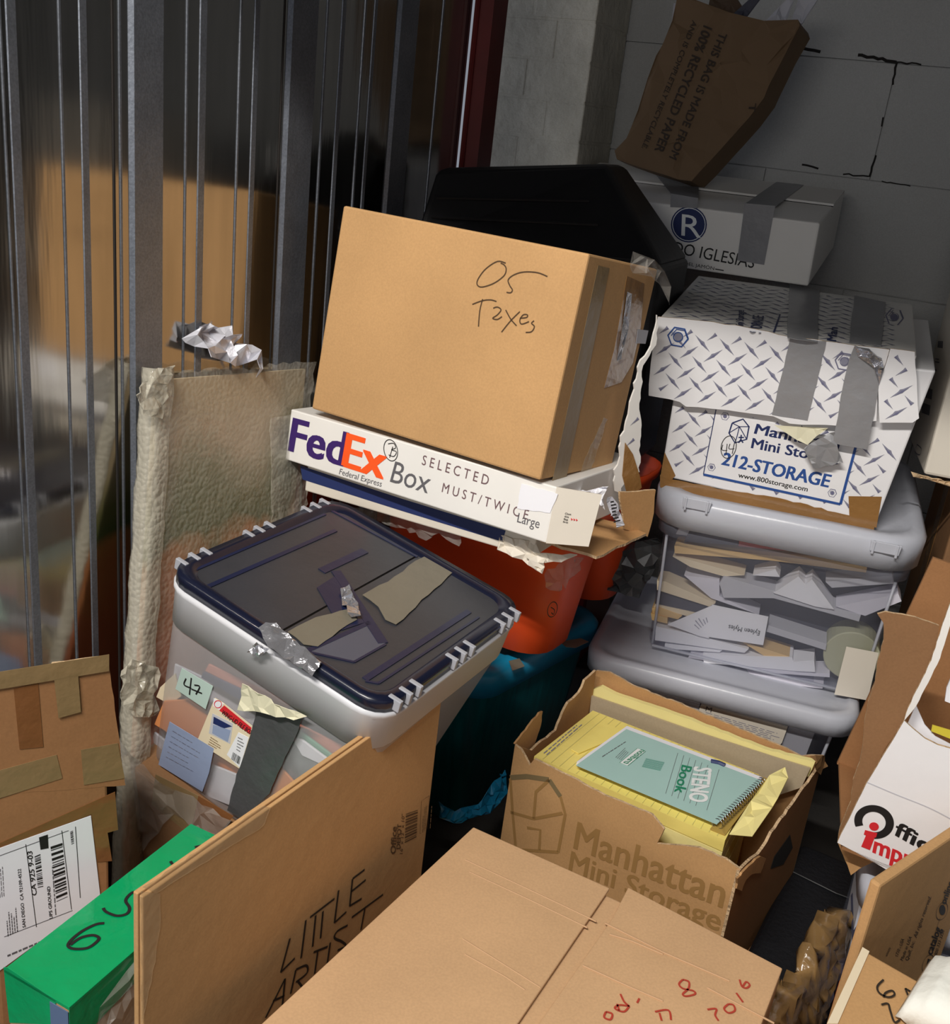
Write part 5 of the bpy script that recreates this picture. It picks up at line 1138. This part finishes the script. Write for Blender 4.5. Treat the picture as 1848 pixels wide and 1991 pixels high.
mb.plate(Pl(F.O + B.y*.03, F.u, F.v), jag(zu([(430,1140),(560,880),(640,730),(735,590),(770,480),(860,310),(895,152),(850,135),(750,105),(650,88),(612,98),(640,140),(640,220),(610,330),(600,420),(570,500),(550,620),(545,700),(530,780),(500,860),(490,960),(440,1080)]), 1.5, 12), .004, kraft_dark, 0, corr_edge); part('side_flap', mb, t, 'torn brown side flap folded out')
mb = MB(); mb.plate(Pl(F.O + B.y*.035, F.u, F.v), jag(zu([(430,1150),(600,1235),(530,1270),(490,1300),(455,1210)]), 1, 10), .003, kraft, 0); part('bottom_flap', mb, t, 'brown bottom flap corner')
mb = MB(); c = zu([(597,1060)])[0]
ring = ellipse(c, 31, 25, 12, -235, 45 + 60, 40); mb.stroke(F, ellipse(c, 31, 26, 15, -215, 95, 44), .0095, ink, .0006, sm=False)
disc(mb, F, zu([(597,1082)])[0], 9.5, 8, red_print, 15, .0009); mb.plate(F, zu([(556,1098),(612,1112),(606,1132),(600,1132),(578,1190),(538,1174),(560,1122),(550,1118)]), .0003, red_print, .0007)
mb.text(F, 'ffice', *zu([(688,1118), (905,1240), (712,1058)]), ink, .035); mb.text(F, 'mpressions', *zu([(592,1200), (1080,1400), (606,1130)]), red_print, .04)
part('printed_logo', mb, t, 'black and red logo lettering')
mb = MB(); mb.plate(F, zu([(790,520),(830,610),(880,665),(947,700),(947,730),(860,700),(750,610)]), .002, paper, -.03); solo('paper_sheet', mb, 'white paper seen through the hand hole of the office box', 'paper')
mb = MB(); mb.plate(F, zu([(865,612),(960,640),(960,680),(860,640)]), .002, mat('yellow folder', srgb(214, 196, 60), rough=.6), -.025); solo('paper_folder', mb, 'yellow folder edge inside the office box', 'folder')
mb = MB(); mb.plate(F, zu([(930,440),(990,300),(1000,530),(922,500)]), .003, paper, -.05); solo('paper_sheet', mb, 'white papers at the right inside the office box', 'paper')
# clear tub below it
c = atz(1676, 1752, .31)
B = Bx((c.x, c.y, .002), -16, 0, 2, (.26, .22, .32)); 
t = thing('clear_tub', 'small clear plastic tub standing on the floor under the white office box', 'tub', B.P(.13, .11, 0), 'clear plastic tubs')
lathe(mb := MB(), B, [(0, .022), (.004, .014), (.29, .004)], clear_pl, .035, cap1=False); part('tub_body', mb, t, smooth=True)
part('lid', flat_lid(B, .324, clear_lid), t, 'milky lid', smooth=True)
F = Pl(B.P(0, .02, 0), B.x, B.z)
for px, m, lb, nm, cat in (([(565,1520),(590,1480),(640,1505),(615,1545)], dark_in, 'small dark block inside the small clear tub', 'dark_block', 'box'), ([(495,1620),(540,1550),(600,1560),(580,1640),(510,1660)], navy_fold, 'slate pouch inside the small clear tub', 'pouch', 'pouch'), ([(530,1440),(700,1450),(640,1640),(500,1760),(450,1800)], paper_grey, 'pale papers inside the small clear tub', 'paper_stack', 'paper'), ([(440,1800),(560,1760),(520,1960),(400,2000)], mat('lilac plastic', srgb(128, 124, 160), rough=.5), 'lilac folder low inside the small clear tub', 'paper_folder', 'folder')):
    mb = MB(); P = [F.hit(x, y, -.008 - .02 * (nm == 'paper_stack')) for x, y in zu(px)]; mb.prism(P, -F.n * .10, m); solo(nm, mb, lb, cat)

# ------------------------------------------------------------------ bottom right corner
a, b = atz(1712, 1722, .50), atz(1848, 1630, .50); yaw = math.degrees(math.atan2((b-a).y, (b-a).x))
B = Bx((a.x, a.y, .002), yaw, 0, 0, ((b-a).length + .10, .012, .498)); F = B.front
t = thing('printed_carton', 'brown carton panel with black printed catalog text at the right edge', 'carton', B.P(.1, 0, 0))
mb = MB(); mb.hexa(B.corners(0, None, 0, .012), kraft_gold); part('carton_body', mb, t, bevel=.003)
mb = MB(); X = lambda s, p, b=.0: mb.text(F, s, *zu(p), ink, b)
X('catalog', [(862,1672), (905,1552), (835,1660)], .03); X('online', [(925,1440), (960,1340), (900,1430)], .03); X('1-800-333-3330', [(880,1690), (920,1560), (868,1683)]); X('Quill, Inc.  All rights reserved.', [(752,1700), (860,1405), (738,1693)]); X('Made in USA', [(728,1700), (770,1590), (716,1692)]); X('1710 - USA', [(705,1680), (735,1600), (692,1672)]); X('warehouse group', [(655,1680), (672,1640), (645,1674)])
mb.strokes(F, [zu(l) for l in (ellipse((845,1715), 25, 45, 20), ellipse((908,1470), 24, 42, 20), [(870,1590),(900,1500)], [(835,1800),(850,1760)])], .0008, ink)
mb.plate(F, zu([(838,1725),(846,1690),(862,1697),(853,1735)]), .0002, ink, .0005); disc(mb, F, zu([(912,1466)])[0], 6, 10, ink)
part('printed_lettering', mb, t, 'black printed small text and symbols')
zB = .45
a, b, c = atz(1679, 1842, zB), atz(1807, 1915, zB), atz(1612, 1991, zB)
u = (b - a).normalized(); yaw = math.degrees(math.atan2(u.y, u.x)); v = V((-u.y, u.x, 0)); dd = (a - c).dot(v) + .06
sh = (c - a) + v * ((a - c).dot(v))
B = Bx((a.x - v.x*dd, a.y - v.y*dd, .002), yaw, 0, 0, (.28, dd, zB - .002)); TP = B.top
t = thing('marked_carton', 'brown carton with "BOX 62" in black marker on top, bottom right corner', 'carton', B.P(.1, dd/2, 0))
mb = MB(); P = [a, a + u * .28, a + u * .28 - v * dd, c + (c - a) * .1 - v * .01]; P = [down(p, .002) for p in P]; mb.prism(P, Z * (zB - .004), kraft_gold); part('carton_body', mb, t, bevel=.003)
mb = MB(); mb.plate(TP, zu([(543,1640),(575,1660),(430,1991),(380,1991)]), .001, cream, -.001); part('pale_edge', mb, t, 'pale torn edge of the lid')
mb = MB(); mb.strokes(TP, [zu(l) for l in ([(640,1790),(612,1820),(620,1850),(660,1870),(690,1860),(680,1840),(650,1850),(640,1870)], [(630,1905),(660,1900),(670,1930),(690,1985),(715,1975)],
    [(740,1830),(800,1860),(838,1850)], [(740,1830),(760,1870),(790,1855)], [(790,1860),(800,1900),(840,1875)], [(740,1905),(720,1930),(760,1945),(790,1920),(740,1905)], [(770,1945),(830,1990)], [(830,1930),(770,1990)])], .0020, marker, .001); part('handwriting', mb, t, 'black marker writing')
mb = MB()
def cloth(a_, b_):
    c = TP.hit(1889, 1990); x = (a_ - .5) * .11; y = (b_ - .5) * .10
    e = max(0, 1 - (2*a_-1)**4) * max(0, 1 - (2*b_-1)**4)
    return c + u * x + v * y + Z * (.003 + .035 * e ** .5 + .0015 * math.sin(a_*40))
mb.grid(cloth, 24, 20, mat('white cloth', srgb(236, 236, 228), rough=.9, bump=.2, bscale=60)); solo('white_cloth', mb, 'folded white cloth on the carton at the bottom right corner', 'cloth', smooth=True, solid=.003)
OP = Pl(at(1640, 1940, .90), V((.6, .8, 0)), Z)
mb = MB(); P = [at(1633, 1906, .93), at(1650, 1887, .95), at(1659, 1892, .95), at(1622, 1991, .86), at(1609, 1991, .86)]
P = [P[0], P[1], P[2], V((P[3].x, P[3].y, .01)), V((P[4].x, P[4].y, .01))]
mb.prism(P, V((.004, .002, 0)), mat('bright orange card', srgb(240, 104, 34), rough=.5)); solo('orange_folder', mb, 'bright orange folder edge between the small clear tub and the marked carton', 'folder', bevel=.001)
# black suitcase and wrapped bundle between the open box and the small tub
a, b, c = atz(1570, 1640, .11), atz(1690, 1690, .11), atz(1470, 1900, .11)
yaw = math.degrees(math.atan2((b-a).y, (b-a).x))
u = V((math.cos(math.radians(yaw)), math.sin(math.radians(yaw)), 0)); v = V((-u.y, u.x, 0)); dd = (a - c).dot(v) + .1
B = Bx((a.x - v.x*dd - u.x*.01, a.y - v.y*dd - u.y*.01, .002), yaw, 0, 0, (.16, dd, .108))
t = thing('black_case', 'black fabric case lying on the floor between the open box and the small tub', 'case', B.P(.08, dd/2, 0)); part('case_body', carton(B, black_cloth), t, bevel=.012, seg=3)
mb = MB(); mb.tube([B.P(.0, dd*.8, .109), B.P(.08, dd*.78, .110), B.P(.16, dd*.80, .109)], .0015, black_pl); part('seam', mb, t)
BPn = Pl(at(1580, 1900, 1.02), V((.55, .8, 0)), V((-.25, .2, 1)))
mb = MB(); mb.crumple(BPn, jag(zu([(462,1475),(498,1470),(492,1600),(450,1740),(400,1900),(365,2010),(120,2010),(190,1920),(300,1790),(380,1640),(425,1540)]), 2, 14), .004, 150, mat('film wrapped brown paper', srgb(142, 112, 72), rough=.2, var=.25, vscale=14, bump=.5, bscale=18, coat=.5), 0, 71)
solo('wrapped_bundle', mb, 'film wrapped brown paper bundle on the floor left of the small clear tub', 'bundle', solid=.03, smooth=True)
# dark clutter between the orange tub and the clear tubs
mb = MB(); mb.crumple(Pl(at(1215, 1130, 1.80), WX, Z + WN*.1), jag(crop(1000, 980, 5.857, [(1080,660),(1400,420),(1640,380),(1700,560),(1500,900),(1420,1080),(1200,1020),(1080,960)]), 3, 12), .012, 40, mat('grey plastic bag', srgb(70, 72, 74), rough=.3, bump=.3, bscale=20), 0, 81); solo('plastic_bag', mb, 'dark grey plastic bag in the gap left of the upper clear tub', 'bag', solid=.001)
